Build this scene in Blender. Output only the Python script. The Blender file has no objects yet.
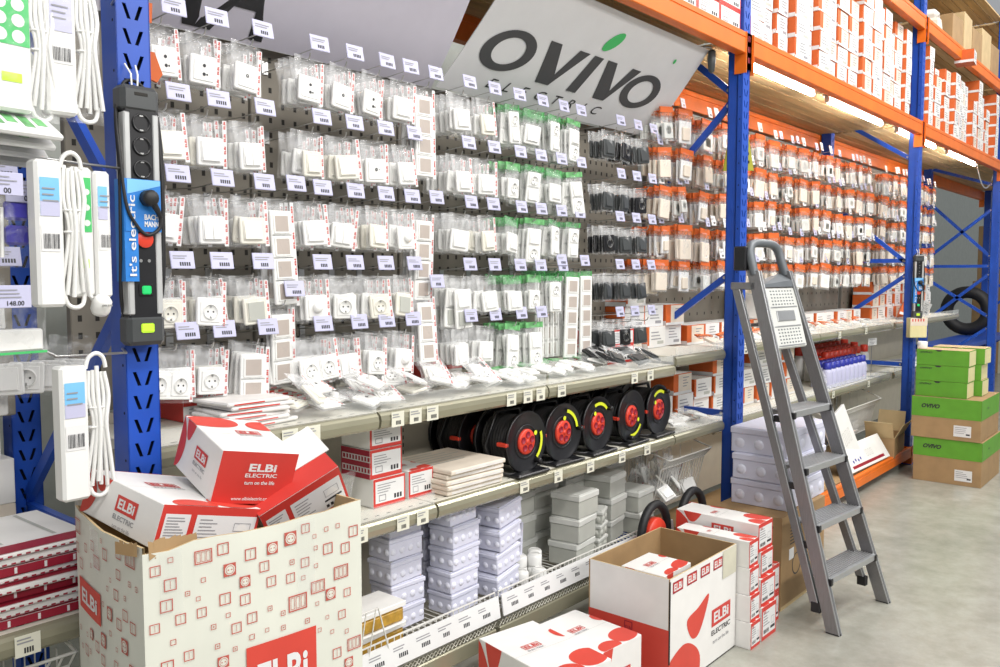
import bpy, bmesh, math, random
from mathutils import Matrix, Vector
R = random.Random(7)
PI = math.pi
C = bpy.context.scene.collection
SC = bpy.context.scene

# ---------------------------------------------------------------- camera, world, lights, exposure
cam_d = bpy.data.cameras.new('camera')
cam_d.sensor_width = 36.0
cam_d.lens = 848.0 / 1000.0 * 36.0
cam_d.clip_start = 0.05
cam = bpy.data.objects.new('camera', cam_d)
C.objects.link(cam)
cam.location = (0, 0, 1.6)
HEAD, PITCH = math.radians(40.54), math.radians(3.95)
cam.rotation_euler = (PI / 2 - PITCH, 0, HEAD - PI / 2)
SC.camera = cam

world = bpy.data.worlds.new('store_air')
SC.world = world
world.use_nodes = True
world.node_tree.nodes['Background'].inputs[0].default_value = (0.93, 0.96, 1.0, 1)
world.node_tree.nodes['Background'].inputs[1].default_value = 0.42

def area_light(name, loc, size, power, rot=(0, 0, 0), col=(1, 0.97, 0.93)):
    d = bpy.data.lights.new(name, 'AREA')
    d.shape = 'RECTANGLE'
    d.size, d.size_y = size
    d.energy = power
    d.color = col
    o = bpy.data.objects.new(name, d)
    C.objects.link(o)
    o.location = loc
    o.rotation_euler = rot
    return o
# unseen hall lamps high over the aisle, and one row added farther out
area_light('unseen_light_row', (2.6, -0.9, 5.2), (9.0, 0.5), 300, (math.radians(22), 0, 0))
area_light('unseen_light_row', (1.5, -4.2, 4.4), (10.0, 0.6), 360, (math.radians(52), 0, 0))  # added row, throws frontal light in under the deck
area_light('unseen_light_row', (8.5, 0.3, 5.6), (8.0, 0.5), 250, (math.radians(14), 0, 0))

SC.view_settings.view_transform = 'Standard'
SC.view_settings.look = 'None'
SC.view_settings.gamma = 1.0
SC.view_settings.use_curve_mapping = False
SC.view_settings.exposure = -0.1
try:
    SC.cycles.transparent_max_bounces = 24
    SC.cycles.max_bounces = 6
    SC.cycles.diffuse_bounces = 3
    SC.cycles.glossy_bounces = 2
    SC.cycles.caustics_reflective = False
    SC.cycles.caustics_refractive = False
except Exception:
    pass

# ---------------------------------------------------------------- materials
MATS = {}
def mat(name, col, rough=0.5, metal=0.0, var=0.06, scale=12.0, bump=0.0, bscale=60.0, emit=None, spec=None, aniso=None):
    m = bpy.data.materials.new(name)
    m.use_nodes = True
    nt = m.node_tree
    b = nt.nodes['Principled BSDF']
    b.inputs['Roughness'].default_value = rough
    b.inputs['Metallic'].default_value = metal
    if spec is not None:
        b.inputs['Specular IOR Level'].default_value = spec
    tc = nt.nodes.new('ShaderNodeTexCoord')
    n = nt.nodes.new('ShaderNodeTexNoise')
    n.inputs['Scale'].default_value = scale
    n.inputs['Detail'].default_value = 3
    src = tc.outputs['Object']
    if aniso:
        mp = nt.nodes.new('ShaderNodeMapping')
        mp.inputs['Scale'].default_value = aniso
        nt.links.new(src, mp.inputs[0])
        src = mp.outputs[0]
    nt.links.new(src, n.inputs['Vector'])
    r = nt.nodes.new('ShaderNodeValToRGB')
    r.color_ramp.elements[0].position = 0.3
    r.color_ramp.elements[1].position = 0.7
    r.color_ramp.elements[0].color = tuple(max(0, c * (1 - var)) for c in col) + (1,)
    r.color_ramp.elements[1].color = tuple(min(1, c * (1 + var)) for c in col) + (1,)
    nt.links.new(n.outputs['Fac'], r.inputs[0])
    nt.links.new(r.outputs[0], b.inputs['Base Color'])
    if bump:
        n2 = nt.nodes.new('ShaderNodeTexNoise')
        n2.inputs['Scale'].default_value = bscale
        nt.links.new(src, n2.inputs['Vector'])
        bp = nt.nodes.new('ShaderNodeBump')
        bp.inputs['Strength'].default_value = bump
        bp.inputs['Distance'].default_value = 0.01
        nt.links.new(n2.outputs['Fac'], bp.inputs['Height'])
        nt.links.new(bp.outputs[0], b.inputs['Normal'])
    if emit:
        b.inputs['Emission Color'].default_value = tuple(emit[:3]) + (1,)
        b.inputs['Emission Strength'].default_value = emit[3]
    MATS[name] = m
    return m

def clear_mat(name, tint, lo, hi, scale, bump=0.35):
    """thin clear film: mostly see-through, with glossy crinkles"""
    m = bpy.data.materials.new(name)
    m.use_nodes = True
    nt = m.node_tree
    b = nt.nodes['Principled BSDF']
    b.inputs['Base Color'].default_value = tint + (1,)
    b.inputs['Roughness'].default_value = 0.10
    tr = nt.nodes.new('ShaderNodeBsdfTransparent')
    mx = nt.nodes.new('ShaderNodeMixShader')
    tc = nt.nodes.new('ShaderNodeTexCoord')
    n = nt.nodes.new('ShaderNodeTexNoise')
    n.inputs['Scale'].default_value = scale
    n.inputs['Detail'].default_value = 2
    n.inputs['Distortion'].default_value = 1.2
    nt.links.new(tc.outputs['Object'], n.inputs['Vector'])
    mr = nt.nodes.new('ShaderNodeMapRange')
    mr.inputs[1].default_value, mr.inputs[2].default_value = 0.48, 0.70
    mr.inputs[3].default_value, mr.inputs[4].default_value = lo, hi
    nt.links.new(n.outputs['Fac'], mr.inputs[0])
    lw = nt.nodes.new('ShaderNodeLayerWeight')
    lw.inputs[0].default_value = 0.25
    ad = nt.nodes.new('ShaderNodeMath')
    ad.operation = 'ADD'
    ad.use_clamp = True
    ml = nt.nodes.new('ShaderNodeMath')
    ml.operation = 'MULTIPLY'
    ml.inputs[1].default_value = 0.35
    nt.links.new(lw.outputs['Facing'], ml.inputs[0])
    nt.links.new(mr.outputs[0], ad.inputs[0])
    nt.links.new(ml.outputs[0], ad.inputs[1])
    bp = nt.nodes.new('ShaderNodeBump')
    bp.inputs['Strength'].default_value = bump
    bp.inputs['Distance'].default_value = 0.01
    nt.links.new(n.outputs['Fac'], bp.inputs['Height'])
    nt.links.new(bp.outputs[0], b.inputs['Normal'])
    nt.links.new(ad.outputs[0], mx.inputs[0])
    nt.links.new(tr.outputs[0], mx.inputs[1])
    nt.links.new(b.outputs[0], mx.inputs[2])
    nt.links.new(mx.outputs[0], nt.nodes['Material Output'].inputs[0])
    MATS[name] = m
    return m

mat('blue_steel', (0.012, 0.075, 0.45), 0.38, 0, 0.12, 6)
mat('blue_dark', (0.003, 0.006, 0.02), 0.8)  # near-black: painted shade inside the posts, and their round side marks
mat('orange_steel', (0.78, 0.165, 0.012), 0.42, 0, 0.10, 5)
mat('orange_card', (0.62, 0.12, 0.018), 0.6, 0, 0.10, 8)
mat('red_print', (0.60, 0.045, 0.035), 0.5, 0, 0.05)
mat('red_orange', (0.64, 0.06, 0.04), 0.5, 0, 0.05)
mat('icon_red', (0.50, 0.10, 0.075), 0.5)
mat('dark_red', (0.30, 0.01, 0.03), 0.45)
mat('white_card', (0.80, 0.79, 0.77), 0.55, 0, 0.03)
mat('cream_card', (0.74, 0.66, 0.56), 0.6, 0, 0.06)
mat('worn_white_card', (0.70, 0.71, 0.63), 0.55, 0, 0.06, 5)
mat('grey_print', (0.30, 0.30, 0.32), 0.6)
mat('black_print', (0.025, 0.025, 0.03), 0.5)
mat('label_white', (0.75, 0.75, 0.75), 0.5, 0, 0.02)
mat('tag_lilac', (0.52, 0.52, 0.70), 0.35, 0, 0.03)
mat('tag_cream', (0.72, 0.71, 0.60), 0.35, 0, 0.03)
mat('kraft', (0.36, 0.23, 0.11), 0.75, 0, 0.10, 9)
mat('kraft_light', (0.55, 0.41, 0.22), 0.75, 0, 0.08, 9)
mat('green_card', (0.11, 0.33, 0.025), 0.55, 0, 0.06)
mat('pale_yellow_card', (0.72, 0.66, 0.36), 0.65, 0, 0.06)
mat('white_plastic', (0.82, 0.82, 0.80), 0.28, 0, 0.02)
mat('ivory_plastic', (0.76, 0.74, 0.66), 0.3, 0, 0.03)
mat('grey_plastic', (0.46, 0.47, 0.43), 0.45, 0, 0.05)
mat('grey_lid', (0.62, 0.63, 0.60), 0.4, 0, 0.05)
mat('lilac_light', (0.74, 0.75, 0.86), 0.4, 0, 0.02)
mat('lilac_white', (0.66, 0.67, 0.80), 0.35, 0, 0.03)
mat('letter_grey', (0.06, 0.06, 0.065), 0.5)
mat('dark_grey_plastic', (0.055, 0.06, 0.062), 0.35)
mat('black_plastic', (0.012, 0.012, 0.014), 0.3, 0, 0.2)
mat('black_rubber', (0.014, 0.014, 0.016), 0.55, 0, 0.2)
mat('silver_plastic', (0.52, 0.53, 0.53), 0.35, 0.3)
mat('red_plastic', (0.68, 0.05, 0.025), 0.35)
mat('yellow_sticker', (0.72, 0.80, 0.03), 0.4)
mat('lime_sticker', (0.55, 0.85, 0.05), 0.4)
mat('green_switch', (0.02, 0.42, 0.12), 0.25, emit=(0.02, 0.6, 0.15, 0.5))
mat('card_blue', (0.02, 0.20, 0.62), 0.4)
mat('card_sky', (0.20, 0.52, 0.85), 0.4)
mat('purple_plastic', (0.07, 0.06, 0.42), 0.35)
mat('blue_cap', (0.03, 0.04, 0.35), 0.3)
mat('green_print', (0.06, 0.50, 0.14), 0.5)
mat('green_header', (0.14, 0.40, 0.15), 0.35, 0, 0.35, 60)
mat('amber_goods', (0.42, 0.24, 0.03), 0.3, 0, 0.35, 30)
mat('frame_gap', (0.46, 0.40, 0.36), 0.6)
mat('steel', (0.55, 0.55, 0.54), 0.3, 1.0, 0.08)
mat('alu', (0.27, 0.265, 0.275), 0.42, 0.6, 0.08, 20, aniso=(20, 20, 1))
mat('alu_bright', (0.48, 0.49, 0.50), 0.33, 0.7, 0.06)
mat('alu_grey_paint', (0.15, 0.165, 0.18), 0.45, 0.3, 0.08)
mat('white_wire', (0.75, 0.74, 0.70), 0.4)
mat('shelf_cream', (0.70, 0.68, 0.59), 0.45, 0, 0.04)
mat('price_rail', (0.33, 0.315, 0.225), 0.22, 0.35, 0.08, 4)
mat('pegboard_beige', (0.22, 0.20, 0.165), 0.6, 0, 0.05)
mat('hole_dark', (0.03, 0.028, 0.025), 0.9)
mat('panel_beige', (0.58, 0.54, 0.45), 0.6, 0, 0.04)
mat('banner_grey', (0.74, 0.74, 0.76), 0.45, 0, 0.02)
mat('banner_lilac', (0.70, 0.67, 0.78), 0.45, 0, 0.02)
mat('wood', (0.56, 0.37, 0.17), 0.7, 0, 0.22, 3.0, aniso=(0.6, 9, 9))
mat('wood_pale', (0.64, 0.45, 0.23), 0.7, 0, 0.18, 3.0, aniso=(0.6, 9, 9))
mat('lamp_body', (0.75, 0.75, 0.74), 0.4)
mat('lamp_glow', (0.9, 0.9, 0.9), 0.4, emit=(1.0, 0.95, 0.88, 42.0))
mat('wall_paint', (0.55, 0.58, 0.54), 0.8, 0, 0.05)
mat('rag_white', (0.72, 0.70, 0.68), 0.7, 0, 0.08)
mat('tape', (0.62, 0.60, 0.48), 0.3)
clear_mat('clear_film', (0.95, 0.96, 0.97), 0.01, 0.20, 17, 0.8)
clear_mat('clear_acrylic', (0.85, 0.88, 0.88), 0.04, 0.10, 6, 0.02)
clear_mat('orange_film', (0.80, 0.20, 0.03), 0.25, 0.8, 34)
clear_mat('green_film', (0.10, 0.42, 0.13), 0.25, 0.75, 34)

def floor_mat():
    m = mat('concrete', (0.36, 0.36, 0.315), 0.26, 0, 0.10, 1.3)
    nt = m.node_tree
    b = nt.nodes['Principled BSDF']
    b.inputs['Specular IOR Level'].default_value = 0.35
    tc = nt.nodes.new('ShaderNodeTexCoord')
    n = nt.nodes.new('ShaderNodeTexNoise')
    n.inputs['Scale'].default_value = 5.5
    n.inputs['Detail'].default_value = 8
    n.inputs['Roughness'].default_value = 0.7
    nt.links.new(tc.outputs['Object'], n.inputs['Vector'])
    r = nt.nodes.new('ShaderNodeValToRGB')
    r.color_ramp.elements[0].position, r.color_ramp.elements[1].position = 0.35, 0.68
    r.color_ramp.elements[0].color = (0.78, 0.77, 0.75, 1)
    r.color_ramp.elements[1].color = (1.08, 1.08, 1.08, 1)
    nt.links.new(n.outputs['Fac'], r.inputs[0])
    mx = nt.nodes.new('ShaderNodeMixRGB')
    mx.blend_type = 'MULTIPLY'
    mx.inputs[0].default_value = 1
    old = b.inputs['Base Color'].links[0].from_socket
    nt.links.new(old, mx.inputs[1])
    nt.links.new(r.outputs[0], mx.inputs[2])
    nt.links.new(mx.outputs[0], b.inputs['Base Color'])
floor_mat()

# ---------------------------------------------------------------- mesh building
_txt = {}
def text_data(s, bold=0.0, shear=0.0, spacing=1.0):
    key = (s, bold, shear, spacing)
    if key in _txt:
        return _txt[key]
    cu = bpy.data.curves.new('t', 'FONT')
    cu.body = s
    cu.offset = bold
    cu.shear = shear
    cu.space_character = spacing
    cu.resolution_u = 3
    o = bpy.data.objects.new('t', cu)
    C.objects.link(o)
    dg = bpy.context.evaluated_depsgraph_get()
    dg.update()
    me = bpy.data.meshes.new_from_object(o.evaluated_get(dg))
    vs = [(v.co.x, v.co.y) for v in me.vertices]
    fs = [tuple(p.vertices) for p in me.polygons]
    bpy.data.objects.remove(o)
    bpy.data.curves.remove(cu)
    bpy.data.meshes.remove(me)
    x0 = min(v[0] for v in vs); x1 = max(v[0] for v in vs)
    y0 = min(v[1] for v in vs); y1 = max(v[1] for v in vs)
    _txt[key] = (vs, fs, x0, x1, y0, y1)
    return _txt[key]

def clip_poly(p, x0, y0, x1, y1):
    def cut(pts, inside, inter):
        out = []
        for i, a in enumerate(pts):
            b = pts[(i + 1) % len(pts)]
            ia, ib = inside(a), inside(b)
            if ia:
                out.append(a)
            if ia != ib:
                out.append(inter(a, b))
        return out
    def ix(x):
        return lambda a, b: (x, a[1] + (b[1] - a[1]) * (x - a[0]) / (b[0] - a[0]))
    def iy(y):
        return lambda a, b: (a[0] + (b[0] - a[0]) * (y - a[1]) / (b[1] - a[1]), y)
    for ins, it in ((lambda q: q[0] >= x0, ix(x0)), (lambda q: q[0] <= x1, ix(x1)),
                    (lambda q: q[1] >= y0, iy(y0)), (lambda q: q[1] <= y1, iy(y1))):
        p = cut(p, ins, it) if p else p
    return p

class MB:
    def __init__(s):
        s.v, s.f, s.m, s.sm = [], [], [], []
        s.M = Matrix.Identity(4)
    def add(s, vs, fs, m, smooth=False, M=None):
        T = s.M @ M if M is not None else s.M
        o = len(s.v)
        s.v += [tuple(T @ Vector(p)) for p in vs]
        for f in fs:
            s.f.append(tuple(o + i for i in f))
            s.m.append(m)
            s.sm.append(smooth)
        return s
    def poly(s, pts, m, M=None):
        return s.add(pts, [tuple(range(len(pts)))], m, False, M)
    def box(s, lo, hi, m, M=None, faces=None):
        x0, y0, z0 = lo; x1, y1, z1 = hi
        vs = [(x0, y0, z0), (x1, y0, z0), (x1, y1, z0), (x0, y1, z0), (x0, y0, z1), (x1, y0, z1), (x1, y1, z1), (x0, y1, z1)]
        F = {'-z': (0, 3, 2, 1), '+z': (4, 5, 6, 7), '-y': (0, 1, 5, 4), '+y': (2, 3, 7, 6), '-x': (3, 0, 4, 7), '+x': (1, 2, 6, 5)}
        for k, f in F.items():
            mm = m if faces is None else faces.get(k, m)
            if mm is None:
                continue
            s.add([vs[i] for i in f], [(0, 1, 2, 3)], mm, False, M)
        return s
    def bbox(s, lo, hi, m, bev=0.004, M=None, smooth=False):
        """box with chamfered vertical and horizontal edges"""
        bm = bmesh.new()
        bmesh.ops.create_cube(bm, size=1.0)
        for v in bm.verts:
            v.co = Vector((lo[i] + (v.co[i] + 0.5) * (hi[i] - lo[i]) for i in range(3)))
        bmesh.ops.bevel(bm, geom=list(bm.edges), offset=bev, segments=1, affect='EDGES', profile=0.5)
        bm.verts.index_update()
        s.add([tuple(v.co) for v in bm.verts], [tuple(v.index for v in f.verts) for f in bm.faces], m, smooth, M)
        bm.free()
        return s
    def prism(s, outline, a, b, m, M=None, axis='y', caps=True, smooth=False):
        """outline in (u,v), extruded from a to b along the axis; u,v are x,z for y, x,y for z, y,z for x"""
        def P(u, v, t):
            return {'y': (u, t, v), 'z': (u, v, t), 'x': (t, u, v)}[axis]
        n = len(outline)
        vs = [P(u, v, a) for u, v in outline] + [P(u, v, b) for u, v in outline]
        s.add(vs, [(i, (i + 1) % n, n + (i + 1) % n, n + i) for i in range(n)], m, smooth, M)
        if caps:
            s.add(vs[:n], [tuple(range(n))], m, False, M)
            s.add(vs[n:], [tuple(range(n))], m, False, M)
        return s
    def tube(s, path, r, m, seg=6, M=None, closed=False, caps=True):
        pts = [Vector(p) for p in path]
        n = len(pts)
        vs, fs = [], []
        up = None
        for i, p in enumerate(pts):
            a = pts[i - 1] if (i > 0 or closed) else p
            b = pts[(i + 1) % n] if (i < n - 1 or closed) else p
            t = (b - a).normalized() if (b - a).length > 1e-9 else Vector((0, 0, 1))
            if up is None:
                up = t.orthogonal().normalized()
            up = (up - t * up.dot(t))
            up = up.normalized() if up.length > 1e-6 else t.orthogonal().normalized()
            w = t.cross(up)
            rr = r[i] if isinstance(r, (list, tuple)) else r
            for k in range(seg):
                an = 2 * PI * k / seg
                vs.append(tuple(p + up * (rr * math.cos(an)) + w * (rr * math.sin(an))))
        last = n if closed else n - 1
        for i in range(last):
            j = (i + 1) % n
            for k in range(seg):
                k2 = (k + 1) % seg
                fs.append((i * seg + k, i * seg + k2, j * seg + k2, j * seg + k))
        s.add(vs, fs, m, seg > 4, M)
        if caps and not closed:
            s.add(vs[:seg], [tuple(range(seg))], m, False, M)
            s.add(vs[-seg:], [tuple(range(seg))], m, False, M)
        return s
    def lathe(s, prof, m, seg=20, M=None, axis='z', smooth=True):
        vs, fs = [], []
        n = len(prof)
        for k in range(seg):
            an = 2 * PI * k / seg
            c, d = math.cos(an), math.sin(an)
            for r, h in prof:
                vs.append({'z': (r * c, r * d, h), 'y': (r * c, h, r * d), 'x': (h, r * c, r * d)}[axis])
        for k in range(seg):
            k2 = (k + 1) % seg
            for i in range(n - 1):
                fs.append((k * n + i, k2 * n + i, k2 * n + i + 1, k * n + i + 1))
        return s.add(vs, fs, m, smooth, M)
    def disc(s, c, r, m, seg=16, M=None, axis='y', ry=None):
        ry = ry or r
        pts = []
        for k in range(seg):
            an = 2 * PI * k / seg
            a, b = r * math.cos(an), ry * math.sin(an)
            pts.append({'y': (c[0] + a, c[1], c[2] + b), 'z': (c[0] + a, c[1] + b, c[2]), 'x': (c[0], c[1] + a, c[2] + b)}[axis])
        return s.poly(pts, m, M)
    def text(s, t, w=None, h=None, at=(0, 0), F=None, m='black_print', bold=0.02, shear=0.0, align='c', spacing=1.0):
        """text on the frame F (u right, v up); w or h is its size; at = centre"""
        vs, fs, x0, x1, y0, y1 = text_data(t, bold, shear, spacing)
        k = (h / (y1 - y0)) if h else (w / (x1 - x0))
        kx = (w / (x1 - x0)) if w else k
        ky = (h / (y1 - y0)) if h else k
        cx = (x0 + x1) / 2 if align == 'c' else x0
        cy = (y0 + y1) / 2
        return s.add([((x - cx) * kx + at[0], (y - cy) * ky + at[1], 0) for x, y in vs], fs, m, False, F)
    def build(s, name, parent=None, loc=None, rot=None):
        me = bpy.data.meshes.new(name)
        me.from_pydata(s.v, [], s.f)
        names = []
        for q in s.m:
            if q not in names:
                names.append(q)
        for q in names:
            me.materials.append(MATS[q])
        idx = {q: i for i, q in enumerate(names)}
        me.polygons.foreach_set('material_index', [idx[q] for q in s.m])
        me.polygons.foreach_set('use_smooth', s.sm)
        me.update()
        return link(name, me, parent, loc, rot)

def link(name, me, parent=None, loc=None, rot=None):
    o = bpy.data.objects.new(name, me)
    C.objects.link(o)
    if parent is not None:
        o.parent = parent
    if loc is not None:
        o.location = loc
    if rot is not None:
        o.rotation_euler = rot
    return o
def empty(name, loc=(0, 0, 0), rot=(0, 0, 0)):
    o = link(name, None, None, loc, rot)
    o.empty_display_size = 0.05
    return o
def tag(o, label, cat, group=None):
    o['label'] = label
    o['category'] = cat
    if group:
        o['group'] = group
    return o
def struct(o):
    o['kind'] = 'structure'
    return o
KIDS = {}
def kids(o):
    return [c for c in bpy.data.objects if c.parent == o]
def dup(root, loc, rot=None, label=None, group=None, scale=None):
    """copy of a thing, its parts and their sub-parts"""
    if root.name not in KIDS:
        KIDS[root.name] = [(c, kids(c)) for c in kids(root)]
    r = root.copy()
    C.objects.link(r)
    r.location = loc
    if rot is not None:
        r.rotation_euler = rot
    if scale is not None:
        r.scale = scale
    if label:
        r['label'] = label
    if group:
        r['group'] = group
    for ch, gs in KIDS[root.name]:
        c = ch.copy()
        C.objects.link(c)
        c.parent = r
        for g in gs:
            d = g.copy()
            C.objects.link(d)
            d.parent = c
    return r
ORD = 'first second third fourth fifth sixth seventh eighth ninth tenth eleventh twelfth thirteenth fourteenth fifteenth sixteenth seventeenth eighteenth nineteenth twentieth twenty-first twenty-second twenty-third twenty-fourth twenty-fifth twenty-sixth'.split()
def T(x, y, z):
    return Matrix.Translation((x, y, z))
def RX(a): return Matrix.Rotation(a, 4, 'X')
def RY(a): return Matrix.Rotation(a, 4, 'Y')
def RZ(a): return Matrix.Rotation(a, 4, 'Z')
def frame(o, u, v, off=0.0008):
    """matrix of a face: o = its lower corner, u = right, v = up; raised by off"""
    u, v = Vector(u).normalized(), Vector(v).normalized()
    n = u.cross(v)
    m = Matrix((u, v, n)).transposed().to_4x4()
    m.translation = Vector(o) + n * off
    return m
def box_frames(lo, hi, off=0.0008):
    x0, y0, z0 = lo; x1, y1, z1 = hi
    return {'-y': frame((x0, y0, z0), (1, 0, 0), (0, 0, 1), off), '+y': frame((x1, y1, z0), (-1, 0, 0), (0, 0, 1), off),
            '-x': frame((x0, y1, z0), (0, -1, 0), (0, 0, 1), off), '+x': frame((x1, y0, z0), (0, 1, 0), (0, 0, 1), off),
            '+z': frame((x0, y0, z1), (1, 0, 0), (0, 1, 0), off)}
def rect(mb, F, x0, y0, x1, y1, m, lift=0.0):
    mb.add([(x0, y0, lift), (x1, y0, lift), (x1, y1, lift), (x0, y1, lift)], [(0, 1, 2, 3)], m, False, F)
def outline(mb, F, x0, y0, x1, y1, t, m, lift=0.0):
    rect(mb, F, x0, y0, x1, y0 + t, m, lift); rect(mb, F, x0, y1 - t, x1, y1, m, lift)
    rect(mb, F, x0, y0 + t, x0 + t, y1 - t, m, lift); rect(mb, F, x1 - t, y0 + t, x1, y1 - t, m, lift)
def ring(mb, F, cx, cy, r0, r1, m, seg=16, a0=0, a1=2 * PI, lift=0.0):
    vs, fs = [], []
    for i in range(seg + 1):
        a = a0 + (a1 - a0) * i / seg
        vs += [(cx + r0 * math.cos(a), cy + r0 * math.sin(a), lift), (cx + r1 * math.cos(a), cy + r1 * math.sin(a), lift)]
    for i in range(seg):
        fs.append((2 * i, 2 * i + 1, 2 * i + 3, 2 * i + 2))
    mb.add(vs, fs, m, False, F)
def blob(mb, F, W, H, cx, cy, rx, ry, rot, m, pw=2.0, lift=0.0):
    """rounded spot clipped to the face W x H"""
    pts = []
    for i in range(28):
        a = 2 * PI * i / 28
        c, s_ = math.cos(a), math.sin(a)
        q = (abs(c) ** pw + abs(s_) ** pw) ** (-1 / pw)
        x, y = rx * q * c, ry * q * s_
        pts.append((cx + x * math.cos(rot) - y * math.sin(rot), cy + x * math.sin(rot) + y * math.cos(rot)))
    p = clip_poly(pts, 0, 0, W, H)
    if len(p) > 2:
        mb.add([(x, y, lift) for x, y in p], [tuple(range(len(p)))], m, False, F)
def petal(mb, F, W, H, pts, m, lift=0.0):
    """smooth closed shape through the control points, clipped to the face"""
    out = []
    n = len(pts)
    for i in range(n):
        p0, p1, p2, p3 = (Vector(pts[(i + k - 1) % n]) for k in range(4))
        for j in range(5):
            t = j / 5
            out.append(tuple(0.5 * ((2 * p1) + (p2 - p0) * t + (2 * p0 - 5 * p1 + 4 * p2 - p3) * t * t + (3 * p1 - p0 - 3 * p2 + p3) * t ** 3)))
    p = clip_poly(out, 0, 0, W, H)
    if len(p) > 2:
        mb.add([(x, y, lift) for x, y in p], [tuple(range(len(p)))], m, False, F)
def lines(mb, F, x0, y0, w, n, pitch, t, m='grey_print', rr=None):
    rr = rr or R
    for i in range(n):
        rect(mb, F, x0, y0 - i * pitch, x0 + w * rr.uniform(0.55, 1.0), y0 - i * pitch + t, m, 0.0009)
def barcode(mb, F, x0, y0, w, h, m='black_print', n=12):
    rr = random.Random(3)
    x = x0
    for i in range(n):
        ww = w / n * rr.uniform(0.25, 0.7)
        rect(mb, F, x, y0, x + ww, y0 + h, m, 0.0010)
        x += w / n
def elbi_logo(mb, F, cx, cy, w, m='red_print', sub=True, fill=False, lift=0.0004, subm='grey_print', tail=False):
    h = w * 0.42
    G = F @ T(0, 0, lift)
    if fill:
        rect(mb, G, cx - w / 2, cy - h / 2, cx + w / 2, cy + h / 2, m)
        mb.text('ELBi', w=w * 0.78, h=h * 0.62, at=(cx, cy), F=G @ T(0, 0, 0.0004), m='label_white', bold=0.03)
    else:
        outline(mb, G, cx - w / 2, cy - h / 2, cx + w / 2, cy + h / 2, w * 0.045, m)
        mb.text('ELBi', w=w * 0.78, h=h * 0.6, at=(cx, cy), F=G, m=m, bold=0.03)
    if sub:
        mb.text('ELECTRIC', w=w, h=w * 0.13, at=(cx, cy - h / 2 - w * 0.15), F=G, m=subm, bold=0.02)
    if tail:
        mb.text('turn on the life', w=w * 0.85, at=(cx, cy - h / 2 - w * 0.38), F=G, m='grey_print', bold=0.0)


# ---------------------------------------------------------------- the setting
mb = MB(); mb.box((-6, -8, -0.05), (34, 9, 0.0), 'concrete')
struct(mb.build('floor'))
mb = MB(); mb.box((-6, 5.2, 0), (34, 5.3, 7.0), 'wall_paint')
struct(mb.build('wall_back'))

# ---------------------------------------------------------------- pallet rack uprights
YF0, YF1 = 1.975, 2.06          # front post
YR0, YR1 = 2.70, 2.785          # rear post
UPX = [0.985, 4.31, 7.68, 11.02, 14.36]
def post_mesh(mb, y0, y1, hgt, slots=True, aisle=-1):
    """open channel post; the aisle face carries V-shaped slots"""
    w = 0.041
    t = 0.003
    y = y0
    if not slots:
        mb.poly([(-w, y, 0), (w, y, 0), (w, y, hgt), (-w, y, hgt)], 'blue_steel')
    pitch = 0.0575
    n = int(hgt / pitch) if slots else 0
    for k in range(n):
        z0, z1 = k * pitch, (k + 1) * pitch if k < n - 1 else hgt
        zc = z0 + pitch / 2
        for sx in (-1, 1):
            xa, xb = (-w, 0) if sx < 0 else (0, w)
            cx, lean, hw, hh = sx * 0.0145, sx * 0.006, 0.0045, 0.017
            q = [(cx - lean - hw, zc - hh), (cx - lean + hw, zc - hh), (cx + lean + hw, zc + hh), (cx + lean - hw, zc + hh)]
            o = [(xa, z0), (xb, z0), (xb, z1), (xa, z1)]
            vs = [(p[0], y, p[1]) for p in o] + [(p[0], y, p[1]) for p in q] + [(p[0], y + t, p[1]) for p in q]
            mb.add(vs, [(0, 1, 5, 4), (1, 2, 6, 5), (2, 3, 7, 6), (3, 0, 4, 7), (4, 5, 9, 8), (5, 6, 10, 9), (6, 7, 11, 10), (7, 4, 8, 11)], 'blue_steel')
    # dark sheet painted as the shade inside the post, sides with a step, lips at the rear
    mb.box((-w + t, y0 + 0.022, 0), (w - t, y0 + 0.024, hgt), 'blue_dark')
    for sx in (-1, 1):
        a, b = sorted((sx * w, sx * (w - t)))
        mb.box((a, y0, 0), (b, y0 + 0.03, hgt), 'blue_steel')
        a2, b2 = sorted((sx * (w - 0.006), sx * (w - 0.009)))
        mb.box((a2, y0 + 0.03, 0), (b2, y1, hgt), 'blue_steel')
        a, b = sorted((sx * w, sx * (w - 0.009)))
        mb.box((a, y0 + 0.027, 0), (b, y0 + 0.03, hgt), 'blue_steel')
        a3, b3 = sorted((sx * (w - 0.006), sx * (w - 0.026)))
        mb.box((a3, y1 - 0.003, 0), (b3, y1, hgt), 'blue_steel')
        if slots:
            zz = 0.12
            xs = sx * (w + 0.0004)
            while zz < hgt - 0.1:
                mb.disc((xs, y0 + 0.014, zz), 0.004, 'blue_dark', 6, axis='x')
                zz += 0.115
def brace_bar(mb, p, q, w=0.034, t=0.02):
    p, q = Vector(p), Vector(q)
    d = (q - p); L = d.length
    ang = math.atan2(d.z, d.y)
    mb.box((-t / 2, 0, -w / 2), (t / 2, L, w / 2), 'blue_steel', T(*p) @ RX(ang))
    for k in (0.025, L - 0.025):
        mb.disc((-t / 2 - 0.001, k, 0), 0.009, 'steel', 8, T(*p) @ RX(ang), axis='x')
HGT = 4.5
def upright(x, label, first=None):
    root = empty('upright_frame', (x, 0, 0))
    tag(root, label, 'rack frame', 'blue uprights of the pallet rack')
    return root
post_front = None
flabels = ['blue perforated rack upright carrying a long black power strip',
           'blue rack upright behind the aluminium ladder, beside stacked white lidded boxes',
           'blue rack upright beside green cartons, with small power strip on it',
           'blue rack upright with crossed braces beyond the green cartons',
           'blue rack upright farthest along the aisle, past the last lit bay']
brz = [[(2.06, 1.62, 2.70, 1.13), (2.06, 2.53, 2.70, 1.88), (2.06, 2.58, 2.70, 3.2), (2.06, 0.83, 2.70, 0.86)]] * 5
fmesh = None
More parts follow.
